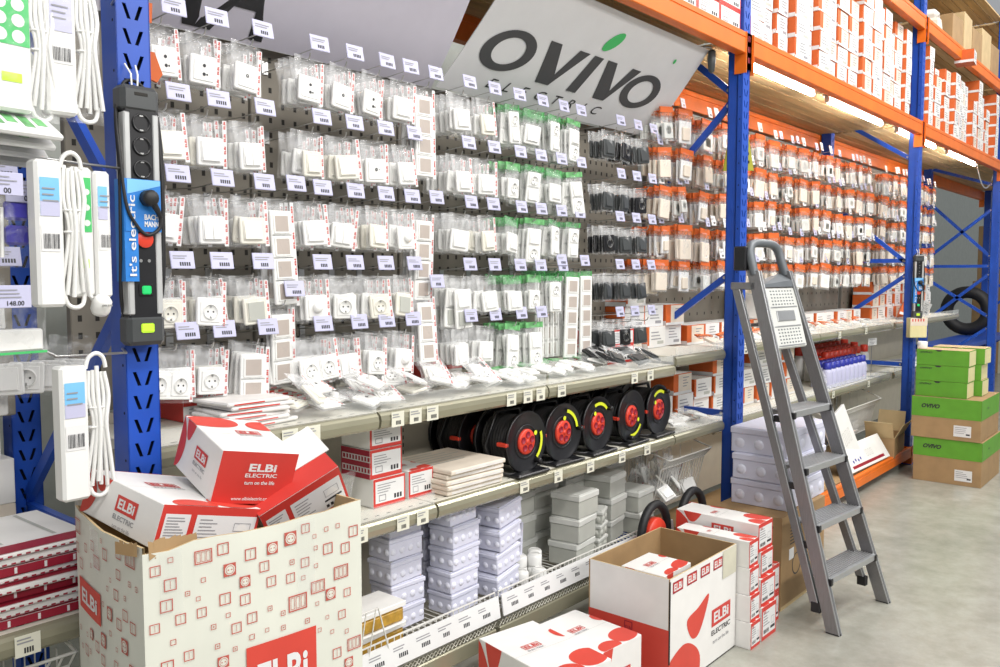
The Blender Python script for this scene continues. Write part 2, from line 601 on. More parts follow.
for i, x in enumerate(UPX):
    root = upright(x, flabels[i])
    if i == 0:
        m1 = MB(); post_mesh(m1, YF0, YF1, HGT); a = m1.build('front_post', root)
        m2 = MB(); post_mesh(m2, YR0, YR1, HGT); b = m2.build('rear_post', root)
        m3 = MB(); m3.bbox((-0.06, YF0 - 0.02, 0), (0.06, YF1 + 0.03, 0.006), 'blue_steel', 0.002); c = m3.build('base_plate', root)
        m3 = MB(); m3.bbox((-0.06, YR0 - 0.02, 0), (0.06, YR1 + 0.02, 0.006), 'blue_steel', 0.002); d = m3.build('base_plate', root)
        fmesh = (a.data, b.data, c.data, d.data)
    else:
        link('front_post', fmesh[0], root); link('rear_post', fmesh[1], root); link('base_plate', fmesh[2], root); link('base_plate', fmesh[3], root)
    if i in (0, 1, 2):
        bars = [(2.055, 1.60, 2.72, 1.12), (2.055, 2.52, 2.72, 1.84), (2.055, 2.57, 2.72, 3.15), (2.055, 0.842, 2.72, 0.842)]
        if i == 0:
            bars = [(2.055, 1.54, 2.72, 0.92), (2.055, 1.76, 2.72, 2.42), (2.055, 0.905, 2.72, 0.905)]
        if i == 2:
            bars = [(2.055, 1.70, 2.72, 2.25), (2.055, 1.72, 2.72, 1.72), (2.055, 1.60, 2.72, 1.12), (2.055, 0.842, 2.72, 0.842), (2.055, 2.57, 2.72, 3.0)]
    else:
        bars = [(2.055, 1.80, 2.72, 2.45), (2.055, 2.35, 2.72, 1.80), (2.055, 1.70, 2.72, 1.70), (2.055, 1.62, 2.72, 1.05), (2.055, 1.12, 2.72, 1.55), (2.055, 1.0, 2.72, 0.5), (2.055, 2.62, 2.72, 2.85)]
    for q in bars:
        m = MB(); brace_bar(m, (0, q[0], q[1]), (0, q[2], q[3])); m.build('brace', root)

# ---------------------------------------------------------------- orange crossbeams, decks
def crossbeam(x0, x1, zb, zt, y0, label, red=True):
    root = empty('rack_crossbeam', ((x0 + x1) / 2, y0, zb))
    tag(root, label, 'crossbeam', 'orange crossbeams of the rack')
    h = zt - zb
    L = (x1 - x0) / 2
    m = MB()
    m.bbox((-L, -0.012, 0), (L, 0.045, h * 0.72), 'orange_steel', 0.004)
    m.bbox((-L, -0.012, h * 0.72), (L, 0.02, h), 'orange_steel', 0.004)
    m.build('bar', root)
    for sx in (-1, 1):
        m = MB()
        a, b = sorted((sx * L, sx * (L - 0.006)))
        m.box((a, -0.016, -0.10), (b, 0.05, h), 'orange_steel')
        a, b = sorted((sx * L, sx * (L + 0.075)))
        m.box((a, -0.008, -0.075), (b, -0.003, h), 'orange_steel')
        for k in range(3):
            zz = -0.045 + k * 0.055
            cx = sx * (L + 0.038)
            m.bbox((cx - 0.008, -0.010, zz), (cx + 0.008, -0.0075, zz + 0.03), 'dark_red', 0.001)
        m.build('beam_connector', root)
    return root
ZB, ZT = 2.755, 2.865
bays = [(UPX[i] + 0.041, UPX[i + 1] - 0.041) for i in range(4)]
blab = ['above the grey banner', 'above the two glowing tubes', 'beyond the upright with small power strip', 'in the farthest bay']
for i, (a, b) in enumerate(bays):
    # the connector plates lap half of each post
    crossbeam(a, b, ZB, ZT, YF0 - 0.004, 'orange front crossbeam at the lower level, ' + blab[i])
    crossbeam(a, b, ZB - 0.05, ZT - 0.03, YR1 + 0.02, 'orange rear crossbeam under the boards, ' + blab[i].replace('above', 'behind'))
crossbeam(bays[0][0] - 3.34, bays[0][0] - 0.082, ZB, ZT, YF0 - 0.004, 'orange front crossbeam before the upright with black power strip')
for i in (1, 2, 3):
    a, b = bays[i]
    crossbeam(a, b, 3.60, 3.715, YF0 - 0.004, 'orange front crossbeam at the upper level, ' + ['', 'second bay over the cartons', 'third bay near the brown boxes', 'farthest bay'][i])
def deck(x0, x1, z, label, y1=2.90):
    m = MB()
    n = 10
    y0 = 2.02
    w = (y1 - y0) / n
    for k in range(n):
        m.bbox((x0, y0 + k * w + 0.004, z + R.uniform(0, 0.003)), (x1, y0 + (k + 1) * w - 0.004, z + 0.020), 'wood' if R.random() < .6 else 'wood_pale', 0.002, M=None)
    for xx in (x0 + .25, (x0 + x1) / 2, x1 - .25):
        m.bbox((xx - .04, y0 + .02, z + .020), (xx + .04, y1 - .02, z + .0225), 'wood', .001)
    tag(m.build('wooden_deck'), label, 'deck', 'board decks of the rack')
for i, (a, b) in enumerate(bays):
    deck(a, b, 2.842, 'wooden board deck of the lower level, ' + ['over the grey banner', 'lit by two glowing tubes', 'beyond the upright with small power strip', 'farthest along'][i])
    if i:
        deck(a, b, 3.69, 'wooden board deck of the upper level, ' + ['', 'over the white and orange cartons', 'under the brown boxes', 'farthest along'][i])
for i in (1, 2, 3):
    deck(bays[i][0], bays[i][1], 4.42, 'wooden board deck at the topmost level, ' + ['', 'second bay', 'third bay', 'farthest bay'][i])

# ---------------------------------------------------------------- tube lamps
def tube_lamp(x, y, z, L, label):
    root = empty('fluorescent_lamp', (x, y, z))
    tag(root, label, 'lamp', 'tube lamps under the deck')
    m = MB()
    m.prism([(-0.03, 0.0), (0.03, 0.0), (0.018, 0.03), (-0.018, 0.03)], -L / 2, L / 2, 'lamp_body', axis='x', M=T(0, 0, 0.012))
    m.bbox((-L / 2, -0.014, -0.03), (-L / 2 + 0.03, 0.014, 0.02), 'lamp_body', 0.003)
    m.bbox((L / 2 - 0.03, -0.014, -0.03), (L / 2, 0.014, 0.02), 'lamp_body', 0.003)
    m.build('housing', root)
    m = MB()
    m.tube([(-L / 2 + 0.03, 0, -0.016), (L / 2 - 0.03, 0, -0.016)], 0.016, 'lamp_glow', 10)
    m.build('tube', root)
ZL = 2.80
tube_lamp(5.05, 2.12, ZL, 1.22, 'glowing tube lamp under the deck, next to the upright behind the ladder')
tube_lamp(6.50, 2.12, ZL, 1.22, 'glowing tube lamp under the deck, second from the upright behind the ladder')
tube_lamp(8.10, 2.12, ZL, 1.22, 'short-looking glowing tube lamp partly behind the upright with small power strip')
tube_lamp(9.75, 2.12, ZL, 1.22, 'glowing tube lamp under the far bay, past the upright with small power strip')
# a white cable sags below the deck at the far end
m = MB()
pts = [(10.35 + 0.9 * t, 2.1, 2.79 - 0.22 * 4 * t * (1 - t)) for t in [i / 12 for i in range(13)]]
m.tube(pts, 0.007, 'white_plastic', 6)
tag(m.build('power_cable'), 'white cable sagging under the deck at the end of the tube lamps', 'cable')

# ---------------------------------------------------------------- pegboards and back panels
def pegboard(x0, x1, z0, z1, y, label, cat='pegboard', col='pegboard_beige', pitch=0.05, holes=True):
    m = MB()
    m.bbox((x0, y, z0), (x1, y + 0.03, z1), col, 0.003)
    if holes:
        x = x0 + pitch / 2
        while x < x1:
            z = z0 + pitch / 2
            while z < z1:
                m.add([(x - .006, y - .0006, z - .009), (x + .006, y - .0006, z - .009), (x + .006, y - .0006, z + .009), (x - .006, y - .0006, z + .009)], [(0, 1, 2, 3)], 'hole_dark')
                z += pitch
            x += pitch
    return tag(m.build('pegboard'), label, cat, 'pegboards of the shelving')
YP = 2.50
pegboard(1.04, 1.635, 1.20, 2.36, YP, 'beige pegboard hung with white sockets, beside the power-strip upright')
pegboard(1.645, 2.30, 1.20, 2.36, YP, 'beige pegboard hung with white sockets, middle one before the green-topped bags')
pegboard(2.31, 3.86, 1.20, 2.36, YP, 'beige pegboard hung with green-topped and black switch bags under grey banner')
pegboard(3.90, 4.265, 1.20, 2.60, 2.60, 'narrow beige pegboard of orange-topped bags between black bags and the upright', pitch=0.1)
pegboard(4.355, 7.635, 1.20, 2.60, 2.60, 'beige pegboard hung with orange-topped bags behind the ladder', pitch=0.1)
pegboard(7.725, 9.9, 1.20, 2.60, 2.60, 'beige pegboard hung with orange-topped bags beyond the green cartons', pitch=0.1)
pegboard(-0.6, 0.93, 1.20, 2.36, 2.62, 'beige pegboard behind white extension leads, before the power-strip upright', pitch=0.08)
def back_panel(x0, x1, z0, z1, y, label):
    m = MB()
    m.bbox((x0, y, z0), (x1, y + 0.02, z1), 'panel_beige', 0.002)
    x = x0 + 0.018
    for xx in (x0 + 0.012, x1 - 0.027):
        m.box((xx, y - 0.012, z0), (xx + 0.015, y, z1), 'panel_beige')
        z = z0 + 0.02
        while z < z1 - 0.02:
            m.add([(xx + .005, y - .0125, z), (xx + .010, y - .0125, z), (xx + .010, y - .0125, z + .016), (xx + .005, y - .0125, z + .016)], [(0, 1, 2, 3)], 'hole_dark')
            z += 0.03
    tag(m.build('back_panel'), label, 'back panel', 'beige back panels of the shelving')
back_panel(1.04, 2.28, 0.08, 1.19, YP, 'beige shelf back behind the small red and white boxes')
back_panel(2.29, 3.86, 0.08, 1.19, YP, 'beige shelf back behind the black cable reels')
back_panel(3.90, 4.265, 0.16, 1.19, 2.60, 'narrow beige shelf back behind orange cartons beside the reels')
back_panel(4.355, 5.90, 0.16, 1.19, 2.60, 'beige shelf back behind the orange cartons next to the ladder')
back_panel(5.92, 7.635, 0.16, 1.19, 2.60, 'beige shelf back behind the blue-capped bottles')
back_panel(7.725, 10.0, 0.16, 1.19, 2.60, 'beige shelf back behind the tumbled orange boxes')
back_panel(-0.6, 0.93, 0.08, 1.19, 2.90, 'beige shelf back behind red striped packs')

# ---------------------------------------------------------------- shelves with price rails
rl = random.Random(11)
def price_card(mb, F, w, h, body='label_white', big=True, rr=rl):
    rect(mb, F, 0, 0, w, h, body)
    lines(mb, F, w * .08, h * .78, w * .8, 2, h * .16, h * .07, 'grey_print', rr)
    if big:
        k = rr.choice((4, 5))
        for i in range(k):
            rect(mb, F, w * (.35 + .1 * i), h * .14, w * (.35 + .1 * i + .07), h * .40, 'black_print', 0.0004)
def shelf(x0, x1, yf, yb, zt, label, rail=0.055, group='shelves with price rails', labels=(), guard=True, basket=False):
    root = empty('shelf', ((x0 + x1) / 2, yf, zt))
    tag(root, label, 'shelf', group)
    L = (x1 - x0) / 2
    d = yb - yf
    m = MB()
    if not basket:
        m.bbox((-L, 0.012, -0.03), (L, d, 0.0), 'shelf_cream', 0.002)
        x = -L + 0.03
        while x < L - 0.02:   # row of slots along the front edge
            m.add([(x - .009, .035, .0005), (x + .009, .035, .0005), (x + .009, .040, .0005), (x - .009, .040, .0005)], [(0, 1, 2, 3)], 'hole_dark')
            x += 0.05
        m.build('board', root)
    else:
        n = int(2 * L / 0.028)
        for i in range(n + 1):
            x = -L + 2 * L * i / n
            m.tube([(x, 0.012, 0.055), (x, 0.012, -0.01), (x, d, -0.01)], 0.0022, 'white_wire', 4, caps=False)
        for k in range(5):
            y = 0.012 + (d - 0.012) * k / 4
            m.tube([(-L, y, -0.013), (L, y, -0.013)], 0.003, 'white_wire', 4)
        m.tube([(-L, 0.012, 0.055), (L, 0.012, 0.055)], 0.003, 'white_wire', 4)
        n = int(2 * L / 0.02)
        for i in range(n):     # zigzag lattice below the rail
            x = -L + 2 * L * i / n
            m.tube([(x, 0.004, -0.078), (x + 0.02, 0.004, -0.058)], 0.0016, 'shelf_cream', 3, caps=False)
            m.tube([(x, 0.004, -0.058), (x + 0.02, 0.004, -0.078)], 0.0016, 'shelf_cream', 3, caps=False)
        m.bbox((-L, 0.0, -0.145), (L, 0.05, -0.083), 'price_rail', 0.004)
        m.build('wire_basket', root)
    m = MB()
    if not basket:
        prof = [(0.012, 0.0), (0.0, -0.004), (-0.008, -0.012), (-0.012, -rail * .5), (-0.008, -rail * .85), (0.0, -rail), (0.012, -rail)]
        m.prism([(y, z) for y, z in prof], -L, L, 'price_rail', axis='x')
    else:
        m.prism([(0.0, 0.045), (-0.006, 0.045), (-0.018, -0.035), (-0.012, -0.035)], -L, L, 'label_white', axis='x')
    m.build('price_rail', root)
    for lx in labels:
        m = MB()
        if basket:
            F = frame((lx - (x0 + x1) / 2, -0.0135, -0.02), (1, 0, 0), (0, 0.012, 0.08), 0.002)
            price_card(m, F, 0.085, 0.055, 'label_white', True)
        else:
            F = frame((lx - (x0 + x1) / 2, -0.0125, -rail * 0.98), (1, 0, 0), (0, 0.0, 1), 0.002)
            price_card(m, F, 0.055, rail * 0.9, 'tag_cream', True)
        m.build('price_label', root)
    if guard:
        m = MB()
        m.box((-L + 0.004, -0.004, 0.0), (L - 0.004, -0.001, 0.045), 'clear_acrylic')
        m.build('front_guard', root)
    return root
YS = 2.05
shelf(1.04, 1.79, YS, 2.49, 1.16, 'cream shelf of loose bagged sockets nearest the power-strip upright', labels=(1.24, 1.42, 1.50))
shelf(1.80, 2.68, YS, 2.49, 1.16, 'cream shelf of loose white socket bags in the middle', labels=(1.84, 1.92, 2.00, 2.42, 2.52, 2.60))
shelf(2.69, 3.715, YS, 2.49, 1.16, 'cream shelf of loose black switch bags above the cable reels', labels=(2.74, 3.30, 3.44))
shelf(3.725, 4.26, YS, 2.59, 1.20, 'short cream shelf of orange goods beside the upright behind the ladder', labels=())
shelf(1.04, 2.05, YS, 2.49, 0.81, 'cream shelf holding small red and white boxes', labels=(1.68, 1.86, 1.95))
shelf(2.06, 3.715, YS, 2.49, 0.81, 'cream shelf holding five black cable reels', labels=(2.50, 2.72, 2.95, 3.20, 3.42), guard=False)
shelf(3.725, 4.26, YS, 2.59, 0.81, 'short cream shelf with white goods below orange cartons', labels=())
shelf(1.04, 2.38, YS, 2.49, 0.34, 'wire basket shelf of white junction boxes', labels=tuple(1.1 + .105 * i for i in range(12)), basket=True, guard=False)
shelf(2.40, 3.715, YS, 2.49, 0.34, 'wire basket shelf of grey junction boxes', labels=tuple(2.42 + .105 * i for i in range(12)), basket=True, guard=False)
shelf(4.36, 5.95, 2.15, 2.59, 1.19, 'cream shelf of orange packs right behind the ladder', labels=(4.7, 5.3))
shelf(5.96, 7.62, 2.15, 2.59, 1.19, 'cream shelf of orange packs above the blue-capped bottles', labels=(6.3, 6.9))
shelf(7.74, 10.0, 2.15, 2.59, 1.19, 'cream shelf of tumbled orange boxes beyond the green cartons', labels=())
shelf(4.36, 5.95, 2.15, 2.59, 0.76, 'lower cream shelf of orange cartons behind the ladder', labels=())
shelf(5.96, 7.62, 2.15, 2.59, 0.76, 'lower cream shelf of blue-capped bottles', labels=(6.2, 7.0))
shelf(7.74, 10.0, 2.15, 2.59, 0.76, 'lower cream shelf with folded papers beyond the green cartons', labels=())
shelf(-0.6, 0.93, YS, 2.60, 0.79, 'cream shelf of red striped packs below white extension leads', labels=(0.70,), guard=False)
m = MB(); m.bbox((1.04, 1.97, 0.0), (3.72, 2.49, 0.10), 'shelf_cream', 0.004)
tag(m.build('shelf_plinth'), 'low cream plinth under the wire basket shelves', 'plinth')
# bottom pallet level of the second bay: orange beam with a board on it
root = crossbeam(bays[1][0], bays[1][1], 0.06, 0.15, YF0 - 0.004, 'orange crossbeam just above the floor, under the tilted white panels')
m = MB(); m.bbox((bays[1][0], 2.025, 0.10), (bays[1][1], 2.59, 0.135), 'kraft', 0.003)
tag(m.build('bottom_board'), 'brown board lying behind the orange beam near the floor', 'board')

# ---------------------------------------------------------------- banners under the deck
def banner(x0, x1, top, bot, sag, mcol, name, label, art, skew=(0, 0)):
    """sheet hung from the crossbeam, sloping back to the pegboards; art draws in (u, v) on it"""
    root = empty(name, (0, 0, 0))
    tag(root, label, 'banner', 'hanging banners')
    W = x1 - x0
    n = 14
    (yt, zt), (yb, zb) = top, bot
    def P(u, t):      # t 0 at the foot, 1 at the top
        y = yb + (yt - yb) * t
        z = zb + (zt - zb) * t - sag * 4 * t * (1 - t)
        xa = x0 + skew[0] * (1 - t)
        xb = x1 + skew[1] * (1 - t)
        return (xa + (xb - xa) * u, y, z)
    m = MB()
    vs, fs = [], []
    for i in range(n + 1):
        for j in (0, 1):
            vs.append(P(j, i / n))
    for i in range(n):
        fs.append((2 * i, 2 * i + 1, 2 * i + 3, 2 * i + 2))
    m.add(vs, fs, mcol, True)
    nb = Vector((0, 1, 1)).normalized() * 0.004
    vs2 = [tuple(Vector(p) + nb) for p in vs]
    m.add(vs2, [f[::-1] for f in fs], mcol, True)
    m.add(vs[:2] + vs2[:2], [(0, 1, 3, 2)], mcol)
    m.add(vs[-2:] + vs2[-2:], [(0, 1, 3, 2)], mcol)
    for k in (0, 1):
        e = [vs[2 * i + k] for i in range(n + 1)] + [vs2[2 * i + k] for i in range(n + 1)]
        m.add(e, [(i, i + 1, n + 2 + i, n + 1 + i) for i in range(n)], mcol)
    m.build('sheet', root)
    art(root, P)
    return root
def on_sheet(mb, polys, P, m, W, Hh, off=0.0025):
    """lay flat outlines (u, v in metres) on the sheet"""
    d = Vector((0, -1, -1)).normalized() * off
    for vs, fs in polys:
        mb.add([tuple(Vector(P(x / W, y / Hh)) + d) for x, y in vs], fs, m)
def oval_ring(cx, cy, rx, ry, tx, ty, shear, seg=40):
    vs, fs = [], []
    for i in range(seg):
        a = 2 * PI * i / seg
        for kx, ky in ((rx, ry), (rx - tx, ry - ty)):
            x, y = kx * math.cos(a), ky * math.sin(a)
            vs.append((cx + x + shear * y, cy + y))
    for i in range(seg):
        j = (i + 1) % seg
        fs.append((2 * i, 2 * j, 2 * j + 1, 2 * i + 1))
    return vs, fs
def ovivo_letters(x, y, h, w):
    """slanted heavy O V I V O filling x..x+w, y..y+h; returns outlines and the leaf"""
    s = 0.22
    u = w / 5.0
    out = [oval_ring(x + u * .56, y + h / 2, u * .58, h / 2, u * .24, h * .17, s)]
    def V(x0):
        k = u * .30
        a, b, c = x0, x0 + u * .52, x0 + u * 1.12
        tp = lambda px, t: (px + s * (t - .5) * h, y + t * h)
        return [([tp(a, 1), tp(a + k, 1), tp(b + k * .55, .30), tp(b + k * .75, 0), tp(b - k * .42, 0)], [(4, 3, 2, 1, 0)]),
                ([tp(b + k * .55, .30), tp(c - k, 1), tp(c, 1), tp(b + k * .75, 0)], [(3, 2, 1, 0)])]
    out += V(x + u * 1.24)
    ix = x + u * 2.50
    out.append(([(ix + s * -.5 * h, y), (ix + u * .28 + s * -.5 * h, y), (ix + u * .28 + s * .5 * h, y + h), (ix + s * .5 * h, y + h)], [(0, 1, 2, 3)]))
    out += V(x + u * 2.92)
    out.append(oval_ring(x + u * 4.50, y + h / 2, u * .58, h / 2, u * .24, h * .17, s))
    n = 20
    lx, ly = ix + u * .2 + s * h * .9, y + h * 1.42
    lf = []
    for i in range(n):
        a = 2 * PI * i / n
        px, py = u * .20 * math.cos(a), h * .25 * math.sin(a)
        lf.append((lx + px + .5 * py, ly + py + .25 * px))
    return out, (lf, [tuple(range(n))])
def ovivo_art(root, P):
    W, Hh = 1.64, 0.50
    pol, leaf = ovivo_letters(0.09, 0.130, 0.180, 1.33)
    m = MB(); on_sheet(m, pol, P, 'letter_grey', W, Hh); m.build('lettering', root)
    m = MB(); on_sheet(m, [leaf], P, 'green_print', W, Hh)
    m.build('leaf_print', root)
    m = MB(); on_sheet(m, [([(1.40 + .012 * math.cos(a), .40 + .012 * math.sin(a)) for a in [i * PI / 4 for i in range(8)]], [tuple(range(8))])], P, 'green_print', W, Hh)
    m.build('dot_print', root)
    m = MB()
    vs, fs, x0, x1, y0, y1 = text_data('E L E C T R I C', 0.0, 0.3, 1.35)
    k = .84 / (x1 - x0)
    on_sheet(m, [([((x - x0) * k + .24, (y - y0) * .045 / (y1 - y0) + .052) for x, y in vs], fs)], P, 'black_print', W, Hh)
    m.build('lettering', root)
banner(2.50, 4.05, (2.06, 2.745), (2.42, 2.345), 0.012, 'banner_grey', 'hanging_banner',
       'grey hanging banner reading OVIVO with a green leaf over the letter I', ovivo_art, skew=(-0.06, 0.02))
def black_art(root, P):
    W, Hh = 1.38, 0.50
    m = MB()
    vs, fs, x0, x1, y0, y1 = text_data('NA', 0.03, 0.30, 1.0)
    k = .36 / (y1 - y0)
    pol = []
    for f in fs:
        q = clip_poly([((vs[i][0] - x1) * k * .66 + .585, (vs[i][1] - y0) * k + .022) for i in f], 0.01, 0.02, W, Hh - .01)
        if len(q) > 2:
            pol.append((q, [tuple(range(len(q)))]))
    on_sheet(m, pol, P, 'black_print', W, Hh)
    m.build('lettering', root)
banner(1.06, 2.34, (2.06, 2.745), (2.45, 2.345), 0.02, 'banner_lilac', 'hanging_banner',
       'pale lilac hanging banner with cut-off black lettering, above white sockets', black_art, skew=(0.0, 0.10))
# clip that holds the banner corner
root = empty('banner_clip', (4.06, 2.05, 2.70)); tag(root, 'grey clamp hanging at the corner of the grey banner', 'clamp')
m = MB(); m.lathe([(0.0, 0.05), (0.018, 0.04), (0.022, 0.0), (0.016, -0.06), (0.0, -0.075)], 'dark_grey_plastic', 12); m.build('weight', root)
m = MB(); m.tube([(0, 0, 0.04), (-0.02, 0, 0.055), (-0.07, 0.01, 0.05)], 0.006, 'steel', 6); m.build('hook', root)

# ---------------------------------------------------------------- wire hooks with price tags
rt = random.Random(21)
def hook_proto(L, lift=0.045, wide=0.072, tall=0.046, dx=0.035, body='tag_lilac'):
    """origin on the pegboard; prong runs toward the aisle, tag on the upper wire"""
    m = MB()
    m.tube([(0, 0.0, 0), (0, -L + 0.012, 0), (0, -L, 0.004), (0, -L - 0.006, 0.018)], 0.0024, 'steel', 5)
    m.tube([(0, 0.0, 0.0), (0, -0.004, lift - .012), (dx * .6, -L * .6, lift - .012), (dx, -L - 0.006, lift)], 0.0018, 'steel', 4)
    m.bbox((-0.012, -0.004, -0.01), (0.012, 0.0, 0.035), 'steel', 0.001)
    o = m.build('peg_hook')
    q = MB()
    q.bbox((-wide / 2, -0.0035, -0.004), (wide / 2, 0, tall), body, 0.0008, T(dx, -L - 0.008, lift - 0.012) @ RX(-0.2))
    price_card(q, T(dx, -L - 0.008, lift - 0.012) @ RX(-0.2) @ frame((-wide / 2 + .002, -0.0035, -0.002), (1, 0, 0), (0, 0, 1), 0.0006), wide - .004, tall - .004, body, True, rt)
    q.build('price_tag', o)
    return o
HOOKS = [hook_proto(0.26), hook_proto(0.26), hook_proto(0.26)]
HOOK_O = [hook_proto(0.30, 0.04, 0.055, 0.055, 0.0, 'label_white'), hook_proto(0.30, 0.04, 0.05, 0.05, 0.01, 'tag_lilac')]
_used = set()
def place(protos, loc, rot, label, group, scale=None):
    """the first use of a prototype moves it, later ones copy it"""
    p = R.choice(protos)
    if p.name not in _used:
        if p.name not in KIDS:
            KIDS[p.name] = [(c, kids(c)) for c in kids(p)]
        _used.add(p.name)
        p.location = loc; p.rotation_euler = rot
        if scale is not None:
            p.scale = scale
        p['label'] = label; p['group'] = group
        return p
    return dup(p, loc, rot, label, group, scale)

# ---------------------------------------------------------------- bagged goods
def pouch(mb, w, h, t, rr, film='clear_film', header=None, hh=0.032, strip=False, nx=6, nz=8):
    """pillow of film hanging from (0,0,0): two crinkled sheets joined at the rim"""
    def side(sgn):
        vs, fs = [], []
        for j in range(nz + 1):
            v = j / nz
            for i in range(nx + 1):
                u = i / nx
                edge = (1 - abs(2 * u - 1) ** 2.5) * (1 - abs(2 * v - 1) ** 3)
                neck = 1 - 0.08 * math.sin(PI * v)
                x = (u - .5) * w * neck + (rr.uniform(-.002, .002) if 0 < u < 1 else 0)
                z = 0.012 - v * (h + 0.012)
                y = sgn * (t / 2 * max(0, edge) + (rr.uniform(-.005, .005) if edge > .05 else 0))
                vs.append((x, y, z))
        for j in range(nz):
            for i in range(nx):
                a = j * (nx + 1) + i
                fs.append((a, a + 1, a + nx + 2, a + nx + 1) if sgn < 0 else (a, a + nx + 1, a + nx + 2, a + 1))
        mb.add(vs, fs, film, True)
    side(-1); side(1)
    if header:
        mb.box((-w / 2 + .001, -0.0035, 0.012 - hh), (w / 2 - .001, 0.0035, 0.0135), header)
    if strip:   # printed seam with repeated red marks
        F = frame((w / 2 - .016, -t * .22 - .003, -h + .004), (1, 0, 0), (0, 0, 1))
        rect(mb, F, 0, 0, .013, h - .004, 'label_white')
        n = 4
        for i in range(n):
            mb.text('ELBi', w=h / n * .62, h=.0062, at=(0, 0), F=F @ T(.0065, h / n * (i + .5), .0006) @ RZ(PI / 2), m='red_print', bold=0.03)
def rplate(mb, w, h, t, m, cx=0, cz=0, y=0, bev=0.003, rad=0.006):
    """rounded plate facing -y with a bevelled rim"""
    def rr_(w, h, r):
        pts = []
        for ax, az, a0 in ((w / 2 - r, h / 2 - r, 0), (-w / 2 + r, h / 2 - r, PI / 2), (-w / 2 + r, -h / 2 + r, PI), (w / 2 - r, -h / 2 + r, 1.5 * PI)):
            for k in range(3):
                a = a0 + PI / 2 * k / 2
                pts.append((cx + ax + r * math.cos(a), cz + az + r * math.sin(a)))
        return pts
    A, B = rr_(w, h, rad), rr_(w - 2 * bev, h - 2 * bev, max(rad - bev, .001))
    n = len(A)
    vs = [(x, y, z) for x, z in A] + [(x, y - t + bev, z) for x, z in A] + [(x, y - t, z) for x, z in B]
    fs = [(i, (i + 1) % n, n + (i + 1) % n, n + i) for i in range(n)] + [(n + i, n + (i + 1) % n, 2 * n + (i + 1) % n, 2 * n + i) for i in range(n)]
    fs += [tuple(range(2 * n, 3 * n)), tuple(range(n - 1, -1, -1))]
    mb.add(vs, fs, m)
def gadget(mb, kind, cx=0, cz=-0.085, body='white_plastic', s=1.0, y=-0.002):
    """the face of one wiring accessory, 80 mm square"""
    w = 0.081 * s
    def hole(x, z, r, m='black_print', yy=-.0125):
        mb.disc((cx + x * s, y + yy, cz + z * s), r * s, m, 10)
    if kind == 'panel':
        rplate(mb, w, w, .009, body, cx, cz, y)
        return
    rplate(mb, w, w, .009, body, cx, cz, y)
    rplate(mb, w * .74, w * .74, .0025, body, cx, cz, y - .009, .001, .003)
    if kind == 'sock':
        mb.lathe([(.0235 * s, -.0), (.0235 * s, -.003), (.0205 * s, -.003), (.019 * s, -.0005), (0, -.0005)], body, 20, T(cx, y - .0115, cz), axis='y')
        mb.lathe([(.0208 * s, -.0032), (.0200 * s, -.0032)], 'grey_plastic', 20, T(cx, y - .0115, cz), axis='y')
        hole(-.0085, 0, .0028); hole(.0085, 0, .0028)
        mb.box((cx - .0022, y - .0145, cz + .013 * s), (cx + .0022, y - .012, cz + .0195 * s), 'steel')
        mb.box((cx - .0022, y - .0145, cz - .0195 * s), (cx + .0022, y - .012, cz - .013 * s), 'steel')
    elif kind == 'switch':
        mb.add([(cx - .026 * s, y - .0115, cz + .026 * s), (cx + .026 * s, y - .0115, cz + .026 * s), (cx + .026 * s, y - .0165, cz - .026 * s), (cx - .026 * s, y - .0165, cz - .026 * s),
                (cx - .026 * s, y - .0112, cz - .026 * s), (cx + .026 * s, y - .0112, cz - .026 * s)], [(3, 2, 1, 0), (4, 5, 2, 3), (0, 4, 3), (1, 2, 5)], body)
    elif kind == 'switch2':
        for sx in (-1, 1):
            x0, x1 = sorted((cx + sx * .026 * s, cx + sx * .001))
            mb.add([(x0, y - .0115, cz + .026 * s), (x1, y - .0115, cz + .026 * s), (x1, y - .0165, cz - .026 * s), (x0, y - .0165, cz - .026 * s), (x0, y - .0112, cz - .026 * s), (x1, y - .0112, cz - .026 * s)],
                   [(3, 2, 1, 0), (4, 5, 2, 3), (0, 4, 3), (1, 2, 5)], body)
    elif kind == 'tv':
        hole(0, .004, .0055); hole(0, .004, .0025, 'steel', -.013)
        hole(.012, .004, .0016)
    elif kind == 'tv2':
        hole(0, .012, .005); hole(0, -.012, .005); hole(.009, -.012, .003)
    elif kind == 'dial':
        mb.lathe([(.017 * s, 0), (.016 * s, -.011), (.0, -.011)], body, 18, T(cx, y - .0115, cz), axis='y')
    elif kind == 'dark':
        mb.box((cx - .027 * s, y - .0145, cz - .027 * s), (cx + .027 * s, y - .0115, cz + .027 * s), 'grey_plastic')
    elif kind == 'frame':
        mb.box((cx - .024 * s, y - .0122, cz - .024 * s), (cx + .024 * s, y - .0116, cz + .024 * s), 'frame_gap')
rb_ = random.Random(5)
def bag_proto(name, kinds, body='white_plastic', w=0.108, h=0.142, t=0.024, film='clear_film', header=None, strip=False, vert=True, part='wall_socket', s=1.0, hh=0.032):
    """a clear bag holding one or several accessories"""
    m = MB()
    pouch(m, w, h, t, rb_, film, header, hh, strip)
    o = m.build(name)
    q = MB()
    n = len(kinds)
    for i, k in enumerate(kinds):
        if vert:
            gadget(q, k, 0, -h + .010 + .0405 * s + (n - 1 - i) * .071 * s, body, s)
        else:
            gadget(q, k, (i - (n - 1) / 2) * .071 * s, -h + .010 + .0405 * s, body, s)
    q.build(part, o)
    return o
